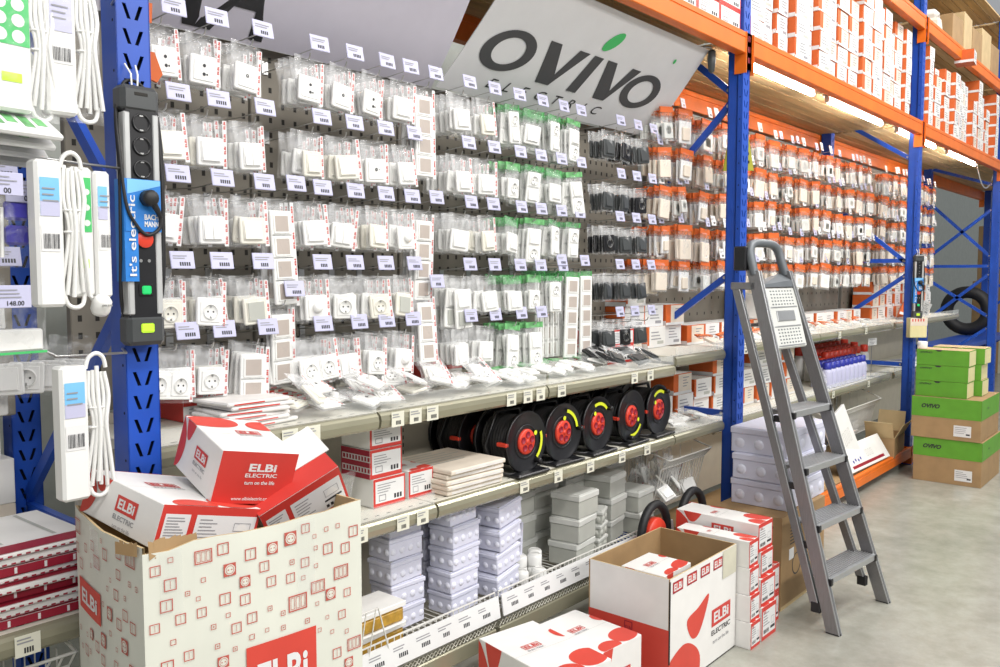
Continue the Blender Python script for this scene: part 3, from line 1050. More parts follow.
WHITE = {
 'sock': [bag_proto('bagged_socket', ['sock'], strip=True), bag_proto('bagged_socket', ['sock'], 'ivory_plastic', strip=True)],
 'switch': [bag_proto('bagged_switch', ['switch'], strip=True, part='wall_switch'), bag_proto('bagged_switch', ['switch'], 'ivory_plastic', strip=True, part='wall_switch')],
 'switch2': [bag_proto('bagged_switch', ['switch2'], strip=True, part='wall_switch')],
 'tv': [bag_proto('bagged_aerial_socket', ['tv'], strip=True)],
 'tv2': [bag_proto('bagged_aerial_socket', ['tv2'], strip=True)],
 'dial': [bag_proto('bagged_dimmer', ['dial'], strip=True, part='dimmer')],
 'dark': [bag_proto('bagged_dimmer', ['dark'], 'ivory_plastic', strip=True, part='dimmer')],
 'double': [bag_proto('bagged_double_socket', ['sock', 'sock'], w=.175, vert=False, strip=True)],
 'frames': [bag_proto('bagged_frame_strip', ['frame'] * 3, h=.255, strip=True, part='switch_frame')],
 'plain': [bag_proto('bagged_switch', ['switch'], part='wall_switch'), bag_proto('bagged_socket', ['sock'])],
 'tall': [bag_proto('bagged_frame_strip', ['switch', 'dark'], h=.20, part='switch_frame')],
}
GREEN = {
 'gsock': [bag_proto('bagged_socket', ['sock'], header='green_header', hh=.03)],
 'gdouble': [bag_proto('bagged_double_socket', ['sock', 'switch'], h=.155, w=.10, header='green_film', hh=.02, s=.85)],
 'gswitch': [bag_proto('bagged_switch', ['switch2'], header='green_film', part='wall_switch')],
 'gframes': [bag_proto('bagged_frame_strip', ['switch', 'sock'], h=.185, header='green_header', hh=.022, part='switch_frame', s=.95)],
}
BLACK = {
 'bdark': [bag_proto('bagged_black_switch', ['switch'], 'dark_grey_plastic', w=.10, h=.125, part='wall_switch')],
 'bsock': [bag_proto('bagged_black_socket', ['sock'], 'black_plastic', w=.10, h=.125), ],
}
KIND_WORDS = {'sock': 'white round socket', 'switch': 'white rocker switch', 'switch2': 'white double switch', 'tv': 'white aerial socket', 'tv2': 'white two-hole socket',
 'dial': 'white dimmer dial', 'dark': 'ivory grey-centred switch', 'double': 'white double socket', 'frames': 'white three-gang frame', 'plain': 'plain white accessory', 'tall': 'tall white-and-grey frame',
 'gsock': 'green-topped white socket', 'gdouble': 'green-topped double fitting', 'gswitch': 'green-topped white switch', 'gframes': 'green-topped tall frame',
 'bdark': 'black switch', 'bsock': 'black socket'}
CATS = {'bagged_socket': 'bagged socket'}
ZT_ROWS = [2.345, 2.115, 1.89, 1.65, 1.45]
ROWN = ['top', 'second', 'third', 'fourth', 'bottom']
def stack_on_hook(protos, words, x, z, yfront, n, where, group, pitch=0.027, jitter=1.0, cat=None):
    rr = R
    for k in range(n):
        y = yfront + k * pitch
        if k == 0:
            lab = '%s bag, front of %s' % (words, where)
        else:
            lab = '%s bag, %s from front on %s' % (words, ORD[k], where)
        f = 1.0 if k == 0 else 0.7
        o = place(protos, (x + rr.uniform(-.006, .006) * jitter, y, z + rr.uniform(-.004, .002)),
                  (rr.uniform(-.10, .05), rr.uniform(-.13, .13) * jitter, rr.uniform(-.34, .18) * f * jitter), lab, group)
        o['category'] = cat or 'bagged fitting'
HX1 = [1.205, 1.335, 1.475]
HX2 = [1.70, 1.835, 1.97, 2.10]
HX3 = [2.40, 2.545]
HX4 = [2.71, 2.855, 3.0, 3.14]
HX5 = [3.47, 3.62, 3.77]
def hook_at(x, z, y, lab, protos=None, sc=None):
    o = place(protos or HOOKS, (x, y, z), (0, 0, R.uniform(-.04, .04)), lab, 'wire hooks with price tags', sc)
    o['category'] = 'hook'
plan = [  # (section words, hook xs, rows of kinds, bags per hook)
 ('first pegboard', HX1, [['tv2', 'tv2', 'tv'], ['switch', 'switch', 'switch2'], ['switch', 'switch2', 'switch'], ['sock', 'sock', 'dark'], ['double', 'sock', 'frames']], WHITE, 4),
 ('middle pegboard', HX2, [['tv2', 'tv', 'tv2', 'switch'], ['switch', 'switch', 'tv', 'switch2'], ['switch', 'switch2', 'switch', 'dial'], ['dial', 'plain', 'sock', 'dark'], ['double', 'switch2', 'sock', 'dial']], WHITE, 5),
 ('third pegboard', HX3, [['plain', 'switch'], ['switch', 'switch2'], ['plain', 'switch'], ['tall', 'plain'], ['plain', 'plain']], WHITE, 6),
 ('green-topped section', HX4, [['gdouble', 'gswitch', 'gdouble', 'gframes'], ['gsock', 'gdouble', 'gswitch', 'gframes'], ['gswitch', 'gframes', 'gdouble', 'gdouble'], ['gswitch', 'gsock', 'gdouble', None], ['gframes', 'gframes', None, None]], GREEN, 5),
 ('black-bag section', HX5, [['bdark', 'bsock', 'bdark'], ['bdark', 'bdark', 'bsock'], ['bsock', 'bdark', 'bdark'], ['bdark', 'bdark', 'bdark'], ['bdark', 'bsock', 'bdark']], BLACK, 4),
]
for sec, xs, rows, lib, n in plan:
    for ri, row in enumerate(rows):
        z = ZT_ROWS[ri] - 0.062
        for hi, k in enumerate(row):
            if k is None:
                continue
            dz = 0
            if lib is BLACK:
                dz = [0, -.02, .0, .01, -.02][ri]
            lib_k = lib[k]
            where = '%s hook, %s row, %s' % (ORD[hi], ROWN[ri], sec)
            hook_at(xs[hi], z + dz, YP, 'wire hook with price tag, %s in the %s row of the %s' % (ORD[hi], ROWN[ri], sec))
            nn = n if k not in ('double', 'frames') else n - 1
            stack_on_hook(lib_k, KIND_WORDS[k], xs[hi], z + dz - .003, 2.255 + (0.03 if lib is BLACK else 0), nn, where, 'bagged fittings on the pegboards', pitch=.029 if n < 5 else .027)
# tall frame strips hung at the right side of the white sections
FS = [bag_proto('bagged_frame_strip', ['frame'] * 4, h=.33, strip=True, part='switch_frame')]
for i, (x, z, y, n, w) in enumerate([(1.585, 1.83, 2.27, 3, 'beside the first pegboard seam'), (2.215, 1.83, 2.27, 3, 'beside the middle pegboard seam'), (2.215, 2.28, 2.27, 3, 'atop the middle pegboard seam'), (1.585, 1.50, 2.27, 2, 'low beside the first pegboard seam'), (2.215, 1.52, 2.27, 2, 'low beside the middle pegboard seam')]):
    stack_on_hook(FS if z > 1.55 else WHITE['frames'], 'tall four-gang frame' if z > 1.55 else 'white three-gang frame', x, z, y, n, 'hook ' + w, 'bagged fittings on the pegboards', pitch=.03, jitter=.5)
    hook_at(x, z + .003, YP, 'wire hook of tall white frames ' + w)
# long green-tinted frame strips packed edge to edge
GS = [bag_proto('bagged_frame_strip', ['frame'] * 5, h=.385, w=.09, t=.018, header='green_film', hh=.05, part='switch_frame')]
for k in range(9):
    x = 2.93 + .036 * k
    y = 2.27 - .0 * k
    o = place(GS, (x + (.03 if k == 8 else 0), 2.33 if k < 8 else 2.26, 1.605), (0, R.uniform(-.03, .03), -1.15 + R.uniform(-.06, .06) if k < 8 else -.1), 'long five-gang frame in green-topped bag, %s of the tight row' % ORD[k], 'bagged fittings on the pegboards')
    o['category'] = 'bagged fitting'
o = place(GS, (3.13, 2.25, 1.60), (0, .04, -.18), 'long five-gang frame in green-topped bag, facing the aisle', 'bagged fittings on the pegboards')
o['category'] = 'bagged fitting'
hook_at(3.0, 1.612, YP, 'wire hook of the long green-topped frames above the shelf')
hook_at(3.17, 1.612, YP, 'second wire hook of the long green-topped frames, nearer the black bags')
# orange-headed pack beside the power-strip upright
m = MB(); pouch(m, .115, .15, .03, rb_, 'clear_film', 'orange_card', .05)
m.box((-.02, -.012, -.12), (.03, .008, -.06), 'grey_plastic'); m.box((.0, -.014, -.11), (.016, -.012, -.08), 'steel')
o = m.build('bagged_clamp_set', None, (1.10, 2.22, 2.31), (0, .05, -.2)); tag(o, 'orange-headed bag of metal clips at the very top beside the power-strip upright', 'bagged fitting', 'bagged fittings on the pegboards')
m = MB(); m.prism([(-.05, .02), (.03, .03), (.06, -.02), (.05, -.045), (-.045, -.03)], -.006, .006, 'orange_card')
o = m.build('orange_pouch', None, (1.115, 2.20, 2.165), (0, .2, -.2)); tag(o, 'orange packet sticking out below the bag of metal clips', 'packet')

# ---------------------------------------------------------------- red and white cartons
def face_art(mb, F, W, H, kind, rr=None):
    """print on one face of a carton; F has its origin at the lower corner"""
    rr = rr or R
    if kind == 'logo':
        petal(mb, F, W, H, [(-.02 * W, .05 * H), (W * .10, H * .12), (W * .16, H * .45), (W * .12, H * .75), (-.02 * W, H * .95)], 'red_orange')
        petal(mb, F, W, H, [(W * .10, H * 1.15), (W * .15, H * .72), (W * .24, H * .68), (W * .33, H * 1.15)], 'red_orange')
        elbi_logo(mb, F, W * .58, H * .58, min(W * .30, H * .85), fill=True, tail=True)
    elif kind == 'logo_big':
        petal(mb, F, W, H, [(-.05 * W, -.1 * H), (W * .35, -.1 * H), (W * .44, H * .12), (W * .36, H * .28), (W * .18, H * .36), (-.05 * W, H * .22)], 'red_orange')
        petal(mb, F, W, H, [(W * .24, H * .55), (W * .30, H * .38), (W * .40, H * .36), (W * .50, H * .50), (W * .56, H * .68), (W * .40, H * .61)], 'red_orange')
        elbi_logo(mb, F, W * .76, H * .42, W * .30, fill=True, sub=True, subm='black_print', tail=True)
    elif kind == 'top':
        blob(mb, F, W, H, W * .80, H * .15, W * .27, H * .15, .2, 'red_orange', 2.2)
        blob(mb, F, W, H, W * .34, H * .05, W * .22, H * .12, .1, 'red_orange', 2)
        blob(mb, F, W, H, W * 1.0, H * .66, W * .09, H * .10, .1, 'red_orange', 2)
        rect(mb, F, 0, H * .5 - .0006, W, H * .5 + .0006, 'grey_plastic')
        elbi_logo(mb, F, W * .42, H * .60, W * .30, m='red_print', sub=True)
    elif kind == 'top_rear':
        blob(mb, F, W, H, W * .26, H * .84, W * .36, H * .16, .05, 'red_orange', 2.2)
        blob(mb, F, W, H, W * .95, H * .80, W * .24, H * .14, .1, 'red_orange', 2)
        rect(mb, F, 0, H * .5 - .0006, W, H * .5 + .0006, 'grey_plastic')
        elbi_logo(mb, F, W * .62, H * .56, W * .32, m='red_print', sub=True)
    elif kind == 'label':
        rect(mb, F, 0, 0, W, H, 'red_print')
        rect(mb, F, W * .06, H * .12, W * .94, H * .86, 'label_white', .0004)
        lines(mb, F, W * .10, H * .76, W * .45, 5, H * .085, H * .03, 'grey_print', rr)
        mb.text('ELBi', h=H * .07, at=(W * .2, H * .82), F=F @ T(0, 0, .0009), m='red_print')
        rect(mb, F, W * .60, H * .22, W * .90, H * .30, 'black_print', .0008)
        outline(mb, F, W * .64, H * .36, W * .84, H * .58, W * .012, 'grey_print', .0008)
        barcode(mb, F @ T(0, 0, .0005), W * .12, H * .18, W * .36, H * .12)
    elif kind == 'label_red':
        rect(mb, F, 0, 0, W, H, 'red_print')
        rect(mb, F, W * .34, H * .10, W * .97, H * .80, 'label_white', .0004)
        rect(mb, F, W * .04, H * .22, W * .28, H * .80, 'label_white', .0004)
        lines(mb, F, W * .06, H * .70, W * .19, 7, H * .065, H * .025, 'grey_print', rr)
        lines(mb, F, W * .38, H * .68, W * .22, 6, H * .08, H * .025, 'grey_print', rr)
        rect(mb, F, W * .72, H * .32, W * .94, H * .37, 'black_print', .0008)
        mb.add([(W * .75, H * .45, .0008), (W * .91, H * .45, .0008), (W * .86, H * .62, .0008), (W * .80, H * .62, .0008)], [(0, 1, 2, 3)], 'white_card', False, F)
        outline(mb, F, W * .74, H * .44, W * .92, H * .64, W * .006, 'grey_print', .0009)
        for i in range(4):
            rect(mb, F, W * (.72 + .055 * i), H * .16, W * (.755 + .055 * i), H * .24, 'black_print', .0008)
    elif kind == 'red':
        rect(mb, F, 0, 0, W, H, 'red_print')
        G = F @ T(0, 0, .0006)
        mb.text('ELBi', w=W * .36, h=H * .15, at=(W * .56, H * .70), F=G, m='label_white', bold=.03)
        mb.text('ELECTRIC', w=W * .42, h=H * .075, at=(W * .56, H * .55), F=G, m='label_white', bold=.02)
        mb.text('turn on the life', w=W * .40, at=(W * .56, H * .41), F=G, m='label_white')
        mb.text('www.elbielectric.com', w=W * .52, at=(W * .50, H * .10), F=G, m='label_white')
    elif kind == 'red_side':
        blob(mb, F, W, H, W * .10, H * .40, W * .20, H * .62, .1, 'red_orange')
        blob(mb, F, W, H, W * .40, H * 1.0, W * .10, H * .28, .3, 'red_orange')
        elbi_logo(mb, F, W * .72, H * .58, W * .34, fill=True)
    elif kind == 'small_label':
        rect(mb, F, 0, 0, W, H, 'red_print')
        rect(mb, F, W * .06, H * .14, W * .96, H * .90, 'label_white', .0004)
        lines(mb, F, W * .12, H * .76, W * .6, 4, H * .09, H * .03, 'grey_print', rr)
        outline(mb, F, W * .16, H * .2, W * .38, H * .42, W * .02, 'grey_print', .0008)
        for i in range(3):
            rect(mb, F, W * (.64 + .09 * i), H * .2, W * (.70 + .09 * i), H * .36, 'black_print', .0008)
    elif kind == 'dots':
        rect(mb, F, 0, 0, W, H, 'dark_red')
        for i in range(9):
            for j in range(2):
                outline(mb, F, W * (.05 + .105 * i), H * (.18 + .4 * j), W * (.05 + .105 * i) + H * .22, H * (.18 + .4 * j) + H * .22, H * .035, 'label_white', .0005)
def carton(name, L, W, H, arts, label, cat='carton', group=None, loc=(0, 0, 0), rz=0, M=None, body='white_card', flap=False, rr=None):
    """closed carton on its base centre; arts {face: kind}"""
    m = MB()
    lo, hi = (-L / 2, -W / 2, 0), (L / 2, W / 2, H)
    m.bbox(lo, hi, body, .0018)
    fr = box_frames(lo, hi)
    dims = {'-y': (L, H), '+y': (L, H), '-x': (W, H), '+x': (W, H), '+z': (L, W)}
    lab = []
    for f, k in arts.items():
        face_art(m, fr[f], dims[f][0], dims[f][1], k, rr)
    o = m.build(name, None, loc, (0, 0, rz))
    if M is not None:
        o.matrix_world = M
    tag(o, label, cat, group)
    return o
def corner_matrix(O, u, v):
    """box placed by its top front corner O, u along the front edge, v toward the back (any tilt); returns matrix for a base-centred carton"""
    u, v = Vector(u), Vector(v)
    L, W = u.length, v.length
    u.normalize()
    v = (v - u * v.dot(u)).normalized()
    n = u.cross(v)
    M = Matrix((u, v, n)).transposed().to_4x4()
    return M, L, W, n, u, v
def tilted(name, O, u, v, H, arts, label, **kw):
    M, L, W, n, uu, vv = corner_matrix(O, u, v)
    M.translation = Vector(O) + uu * L / 2 + vv * W / 2 - n * H
    return carton(name, L, W, H, arts, label, M=M, **kw)
EL = 'red and white electrical cartons'

# --- the patterned open bin with three cartons on it
def icon(mb, F, x, y, s, k, m='icon_red'):
    if k == 0:
        rect(mb, F, x - s / 2, y - s / 2, x + s / 2, y + s / 2, m)
        ring(mb, F, x, y, 0, s * .42, 'worn_white_card', 12, lift=.0004)
        for d in (-1, 1):
            rect(mb, F, x + d * s * .14 - s * .05, y - s * .05, x + d * s * .14 + s * .05, y + s * .05, m, .0008)
        ring(mb, F, x, y, s * .30, s * .34, m, 12, lift=.0008)
    elif k == 1:
        outline(mb, F, x - s / 2, y - s / 2, x + s / 2, y + s / 2, s * .09, m)
        rect(mb, F, x - s * .02, y - s * .32, x + s * .02, y + s * .32, m)
    elif k == 2:
        outline(mb, F, x - s * .65, y - s / 2, x + s * .65, y + s / 2, s * .08, m)
        for d in (-.3, 0, .3):
            outline(mb, F, x + d * s * 1.2 - s * .14, y - s * .36, x + d * s * 1.2 + s * .14, y + s * .36, s * .03, m)
    else:
        outline(mb, F, x - s / 2, y - s / 2, x + s / 2, y + s / 2, s * .12, m)
        if k == 4:
            rect(mb, F, x - s * .12, y - s * .12, x + s * .12, y + s * .12, m)
def pattern(mb, F, W, H, skip, rr, zmin=0.0, n=150):
    pts = []
    for _ in range(4000):
        if len(pts) >= n:
            break
        k = rr.choice((0, 0, 1, 1, 1, 2, 3, 3, 4, 1))
        s = {0: .028, 1: .024, 2: .034, 3: .011, 4: .012}[k] * rr.uniform(.8, 1.1)
        x, y = rr.uniform(.018, W - .022), rr.uniform(zmin + .02, H - .025)
        if any(x0 - s * .7 < x < x1 + s * .7 and y0 - s * .6 < y < y1 + s * .6 for x0, y0, x1, y1 in skip):
            continue
        if any(math.hypot(x - a, y - b) < (s + c) * .5 + .014 for a, b, c in pts):
            continue
        pts.append((x, y, s))
        icon(mb, F, x, y, s, k)
def bin_carton():
    A, B, Cc, D = (.769, 1.566), (1.272, 1.517), (1.312, 1.93), (.814, 1.968)
    H = 1.075
    root = empty('display_carton', (0, 0, 0))
    tag(root, 'tall open carton printed with little red socket icons, before the power-strip upright', 'carton')
    rr = random.Random(31)
    m = MB()
    ring_ = [A, B, Cc, D]
    cx = sum(p[0] for p in ring_) / 4; cy = sum(p[1] for p in ring_) / 4
    n = 10
    def wall(P, Q, dips=False):
        P, Q = Vector(P), Vector(Q)
        d = Q - P
        nrm = Vector((d.y, -d.x)).normalized()
        vs, fs = [], []
        for i in range(n + 1):
            t = i / n
            bul = .012 * math.sin(PI * t)
            top = H - (.010 * math.sin(PI * t)) + rr.uniform(-.002, .002)
            if dips and t < .12:
                top -= .012
            for z, b in ((0, 0), (H * .5, bul), (top, bul * .7)):
                p = P + d * t + nrm * b
                vs.append((p.x, p.y, z))
            for z, b in ((top, bul * .7), (H * .5, bul), (0, 0)):
                p = P + d * t + nrm * (b - .005)
                vs.append((p.x, p.y, z))
        for i in range(n):
            for k in range(5):
                a, b = i * 6 + k, (i + 1) * 6 + k
                m.add([vs[a], vs[b], vs[b + 1], vs[a + 1]], [(0, 1, 2, 3)], 'worn_white_card' if k < 2 else 'kraft_light')
        return d.length
    wall(A, B, True); wall(B, Cc); wall(Cc, D); wall(D, A)
    m.add([(p[0], p[1], .004) for p in ring_], [(0, 1, 2, 3)], 'kraft')
    m.build('walls', root)
    def fr(P, Q, off):
        d = (Q[0] - P[0], Q[1] - P[1], 0)
        F = frame((P[0], P[1], 0), d, (0, 0, 1), off)
        return F, math.hypot(d[0], d[1])
    # print lies just over the bulging sheet, bent with it
    for P, Q, skip, key in ((A, B, [(.205, .65, .375, .815)], 'f'), (D, A, [(.03, .855, .19, .925)], 's')):
        F, W = fr(P, Q, .0)
        q = MB()
        pattern(q, Matrix.Identity(4), W, H, skip, rr, .45, 125 if key == 'f' else 80)
        def bend(v):
            t = min(1, max(0, v[0] / W))
            b = .012 * math.sin(PI * t) * (min(1, v[1] / (H * .5)) if v[1] < H * .5 else 1 - .3 * (v[1] - H * .5) / (H * .5))
            return (v[0], v[1], v[2] + b + .0022)
        q.v = [tuple(F @ Vector(bend(v))) for v in q.v]
        q.build('print', root)
        q = MB()
        I = Matrix.Identity(4)
        x0, y0, x1, y1 = skip[0]
        for i in range(8):
            rect(q, I, x0 + (x1 - x0) * i / 8, y0, x0 + (x1 - x0) * (i + 1) / 8, y1, 'red_orange', .0003)
        q.text('ELBi', w=(x1 - x0) * .72, h=(y1 - y0) * .48, at=((x0 + x1) / 2, (y0 + y1) / 2), F=T(0, 0, .0012), m='label_white', bold=.03)
        q.v = [tuple(F @ Vector(bend(v))) for v in q.v]
        q.build('logo', root)
        q = MB()
        for (a, b, c, d) in ([(.03, .93, .075, 1.06), (.33, .90, .375, 1.06)] if key == 'f' else [(.13, .97, .19, 1.06)]):
            q = MB(); rect(q, I, a, b, c, d, 'clear_acrylic', .0012)
            q.v = [tuple(F @ Vector(bend(v))) for v in q.v]
            q.build('tape', root)
    q, q2 = MB(), MB()   # torn brown edge at the near corner
    for i in range(9):
        t = i / 9
        x, y = A[0] + .012 + .10 * t, A[1] - .004
        q.add([(x, y, H - .024 + rr.uniform(-.004, .003)), (x + .014, y, H - .022 + rr.uniform(-.004, .003)), (x + .013, y + .004, H + .004 + rr.uniform(0, .012) * (1 - t)), (x, y + .004, H + .002 + rr.uniform(0, .012) * (1 - t))], [(0, 1, 2, 3)], 'kraft')
        x, y = A[0] - .016 * t - .004, A[1] + .012 + .05 * t
        q2.add([(x, y, H - .02), (x - .004, y + .008, H - .02), (x - .004, y + .008, H + rr.uniform(0, .01)), (x, y, H + rr.uniform(0, .01))], [(0, 1, 2, 3)], 'kraft')
    q.build('torn_edge', root); q2.build('torn_edge', root)
bin_carton()
def posed(O, rot, L, W, H, arts, label):
    M = (RZ(rot[2]) @ RY(rot[1]) @ RX(rot[0]))
    u, v, n = M.col[0].xyz, M.col[1].xyz, M.col[2].xyz
    M.translation = Vector(O) + u * L / 2 + v * W / 2 - n * H
    return carton('carton', L, W, H, arts, label, M=M, group=EL)
posed((.854, 1.638, 1.130), (.119, .263, .096), .256, .290, .095, {'-y': 'label_red', '-x': 'logo', '+z': 'top', '+y': 'red'},
      'white carton with red-bordered label lying lowest on the tall patterned carton')
posed((1.009, 1.667, 1.2134), (.208, .183, -.134), .188, .236, .125, {'-y': 'red', '-x': 'logo', '+z': 'top_rear', '+y': 'label'},
      'white carton with solid red end and web address, topmost on the tall patterned carton')
o = posed((1.087, 1.652, 1.0505), (.435, -.454, -.310), .212, .15, .119, {'-y': 'label_red', '-x': 'logo'},
          'tilted red and white carton with lifted flap, wedged in the tall patterned carton')
m = MB(); F = box_frames((-.106, -.075, 0), (.106, .075, .119))['+z']; rect(m, F, 0, 0, .212, .085, 'red_print'); m.build('red_panel', o)
m = MB(); m.box((-.03, .0, 0), (.118, .10, .0025), 'white_card', T(0, -.012, .1205) @ RX(.10)); m.build('flap', o)

# --- two cartons at the aisle edge, low in the picture
carton('carton', .255, .41, .30, {'-x': 'logo', '+z': 'top', '-y': 'red_side'}, 'white carton with two large red spots, low in front of the wire basket shelf', group=EL, loc=(2.285, 1.755, 0), rz=-.19)
carton('carton', .25, .33, .255, {'-x': 'logo', '+z': 'top', '-y': 'logo'}, 'white carton between the spotted carton and the open red-banded carton', group=EL, loc=(2.59, 1.785, 0), rz=-.10)

# --- the open carton with one carton inside
def open_carton():
    root = empty('open_carton', (0, 0, 0))
    tag(root, 'open white carton with broad red band, brown inside, standing on the floor', 'carton')
    x0, x1, y0, y1, H = 2.795, 3.365, 1.545, 1.915, .452
    t = .006
    m = MB()
    for lo, hi, out in (((x0, y0, 0), (x1, y0 + t, H), '-y'), ((x0, y1 - t, 0), (x1, y1, H), '+y'), ((x0, y0 + t, 0), (x0 + t, y1 - t, H), '-x'), ((x1 - t, y0 + t, 0), (x1, y1 - t, H), '+x')):
        m.box(lo, hi, 'kraft', None, {out: 'white_card', '+z': 'kraft_light'})
    m.box((x0, y0, 0), (x1, y1, .005), 'kraft')
    m.build('walls', root)
    fr = box_frames((x0, y0, 0), (x1, y1, H))
    m = MB()
    W = y1 - y0
    rect(m, fr['-x'], 0, 0, W, H * .56, 'red_orange')
    outline(m, fr['-x'], W * .46, H * .42, W * .56, H * .54, .004, 'dark_red', .0005)
    m.text('ELBi', w=.026, h=.016, at=(W * .51, H * .48), F=fr['-x'] @ T(0, 0, .0006), m='dark_red')
    m.build('red_band', root)
    m = MB()
    L = x1 - x0
    face_art(m, fr['-y'], L, H, 'logo_big')
    m.build('print', root)
    m = MB()
    for i in range(5):
        outline(m, fr['-y'], .02 + i * .112, H - .062, .10 + i * .112, H - .018, .005, 'dark_red', .0004)
        rect(m, fr['-y'], .02 + i * .112, H - .062, .10 + i * .112, H - .018, 'red_print' if i == 0 else 'red_orange', .0002)
        m.text('ELBi', w=.062, h=.028, at=(.06 + i * .112, H - .04), F=fr['-y'] @ T(0, 0, .0008), m='label_white', bold=.03)
    m.build('logo', root)
    m = MB()
    F = fr['-y']
    rect(m, F, L - .13, H - .12, L - .004, H - .002, 'tape', .0014)
    m.build('tape', root)
    # dark gap along the near corner
    m = MB(); m.box((x0 - .0012, y0 - .0012, .12), (x0 + .0035, y0 + .0035, H - .01), 'hole_dark'); m.build('corner_slit', root)
open_carton()
carton('carton', .22, .20, .405, {'-x': 'logo', '+z': 'top', '-y': 'logo'}, 'white carton with red spots standing inside the open carton', group=EL, loc=(3.02, 1.735, .006), rz=.0)

# --- stacked cartons between the open carton and the brown box
for k, H in enumerate((.117, .117, .117, .117)):
    carton('carton', .095, .34, H - .001, {'-y': 'label', '-x': 'logo', '+z': 'top'}, 'red-bordered carton against the open carton, %s from the floor' % ['first', 'second', 'third', 'topmost fourth'][k], group=EL, loc=(3.418, 1.645 + .006 * k, .117 * k), rz=.01 * k)
for k, H in enumerate((.15, .125)):
    carton('carton', .15, .36, H - .001, {'-y': 'label', '-x': 'logo', '+z': 'top'}, 'red-bordered carton in the middle of the stacks by the brown box, %s' % ['on the floor', 'second up'][k], group=EL, loc=(3.56, 1.655 + .008 * k, .15 * k), rz=-.01)
for k in range(2):
    carton('carton', .11, .32, .134, {'-y': 'label', '-x': 'logo', '+z': 'top'}, 'narrow red-bordered carton touching the brown box, %s' % ['on the floor', 'second up'][k], group=EL, loc=(3.72, 1.68, .135 * k))
carton('carton', .13, .37, .112, {'-y': 'label', '-x': 'logo', '+z': 'top'}, 'red-bordered carton third up beside the brown box, under the long one', group=EL, loc=(3.57, 1.68, .276))
carton('carton', .15, .40, .125, {'-y': 'label', '-x': 'logo', '+z': 'top'}, 'long white carton with red spots, topmost beside the brown box', group=EL, loc=(3.56, 1.70, .389))

# --- brown box with three lidded white boxes on it
m = MB(); lo, hi = (3.86, 1.545, 0), (4.42, 1.90, .452)
m.bbox(lo, hi, 'kraft', .002)
F = box_frames(lo, hi)['-y']
rect(m, F, .0, .0, .56, .018, 'kraft_light')
ring(m, F, .185, .19, .048, .055, 'black_print', 20)
for i in range(7):
    rect(m, F, .10, .30 + .016 * i, .20, .306 + .016 * i, 'black_print')
rect(m, F, .09, .225, .15, .28, 'label_white')
o = m.build('brown_carton'); tag(o, 'brown cardboard box with black ring print on the floor behind the ladder', 'carton')
G = box_frames(lo, hi)['-x']
m = MB(); m.disc((lo[0] - .001, 1.60, .40), .012, 'hole_dark', 12, axis='x'); m.build('hand_hole', o)

def junction_box(name, L, W, H, body, lid, bumps, label, group, loc, rz=0, nb=(2, 3), lidh=.028, cat='junction box', rb=.016):
    """box with an overhanging lid and knock-out domes on its sides"""
    root = empty(name, loc, (0, 0, rz))
    tag(root, label, cat, group)
    m = MB()
    m.bbox((-L / 2 + .004, -W / 2 + .004, 0), (L / 2 - .004, W / 2 - .004, H - lidh), body, .003)
    if bumps:
        for i in range(nb[1]):
            x = -L / 2 + L * (i + .5) / nb[1]
            for s in (-1, 1):
                m.lathe([(rb, 0), (rb * .9, .0025), (rb * .5, .005), (0, .006)], 'lilac_light' if body == 'lilac_white' else body, 10, T(x, s * (W / 2 - .004), (H - lidh) * .5) @ (RX(PI / 2) if s < 0 else RX(-PI / 2)))
        for i in range(nb[0]):
            y = -W / 2 + W * (i + .5) / nb[0]
            for s in (-1, 1):
                m.lathe([(rb, 0), (rb * .9, .0025), (rb * .5, .005), (0, .006)], 'lilac_light' if body == 'lilac_white' else body, 10, T(s * (L / 2 - .004), y, (H - lidh) * .5) @ RY(s * PI / 2))
    m.build('body', root)
    m = MB()
    m.bbox((-L / 2, -W / 2, H - lidh), (L / 2, W / 2, H - .004), lid, .003)
    m.bbox((-L / 2 + .006, -W / 2 + .006, H - .005), (L / 2 - .006, W / 2 - .006, H), lid, .002)
    for sx in (-1, 1):
        for sy in (-1, 1):
            m.disc((sx * (L / 2 - .014), sy * (W / 2 - .014), H + .0004), .005, body if body != lid else 'grey_plastic', 8, axis='z')
    m.build('lid', root)
    return root
jb = junction_box('lidded_box', .50, .30, .129, 'lilac_white', 'lilac_white', True, 'large white lidded box with round knock-outs, lowest on the brown box', 'large white boxes on the brown box', (4.225, 1.715, .453), .0, (3, 4), .034, 'lidded box', .026)
dup(jb, (4.22, 1.71, .5825), (0, 0, .015), 'large white lidded box with round knock-outs, middle of three on the brown box')
dup(jb, (4.23, 1.72, .712), (0, 0, -.01), 'large white lidded box with round knock-outs, topmost on the brown box')

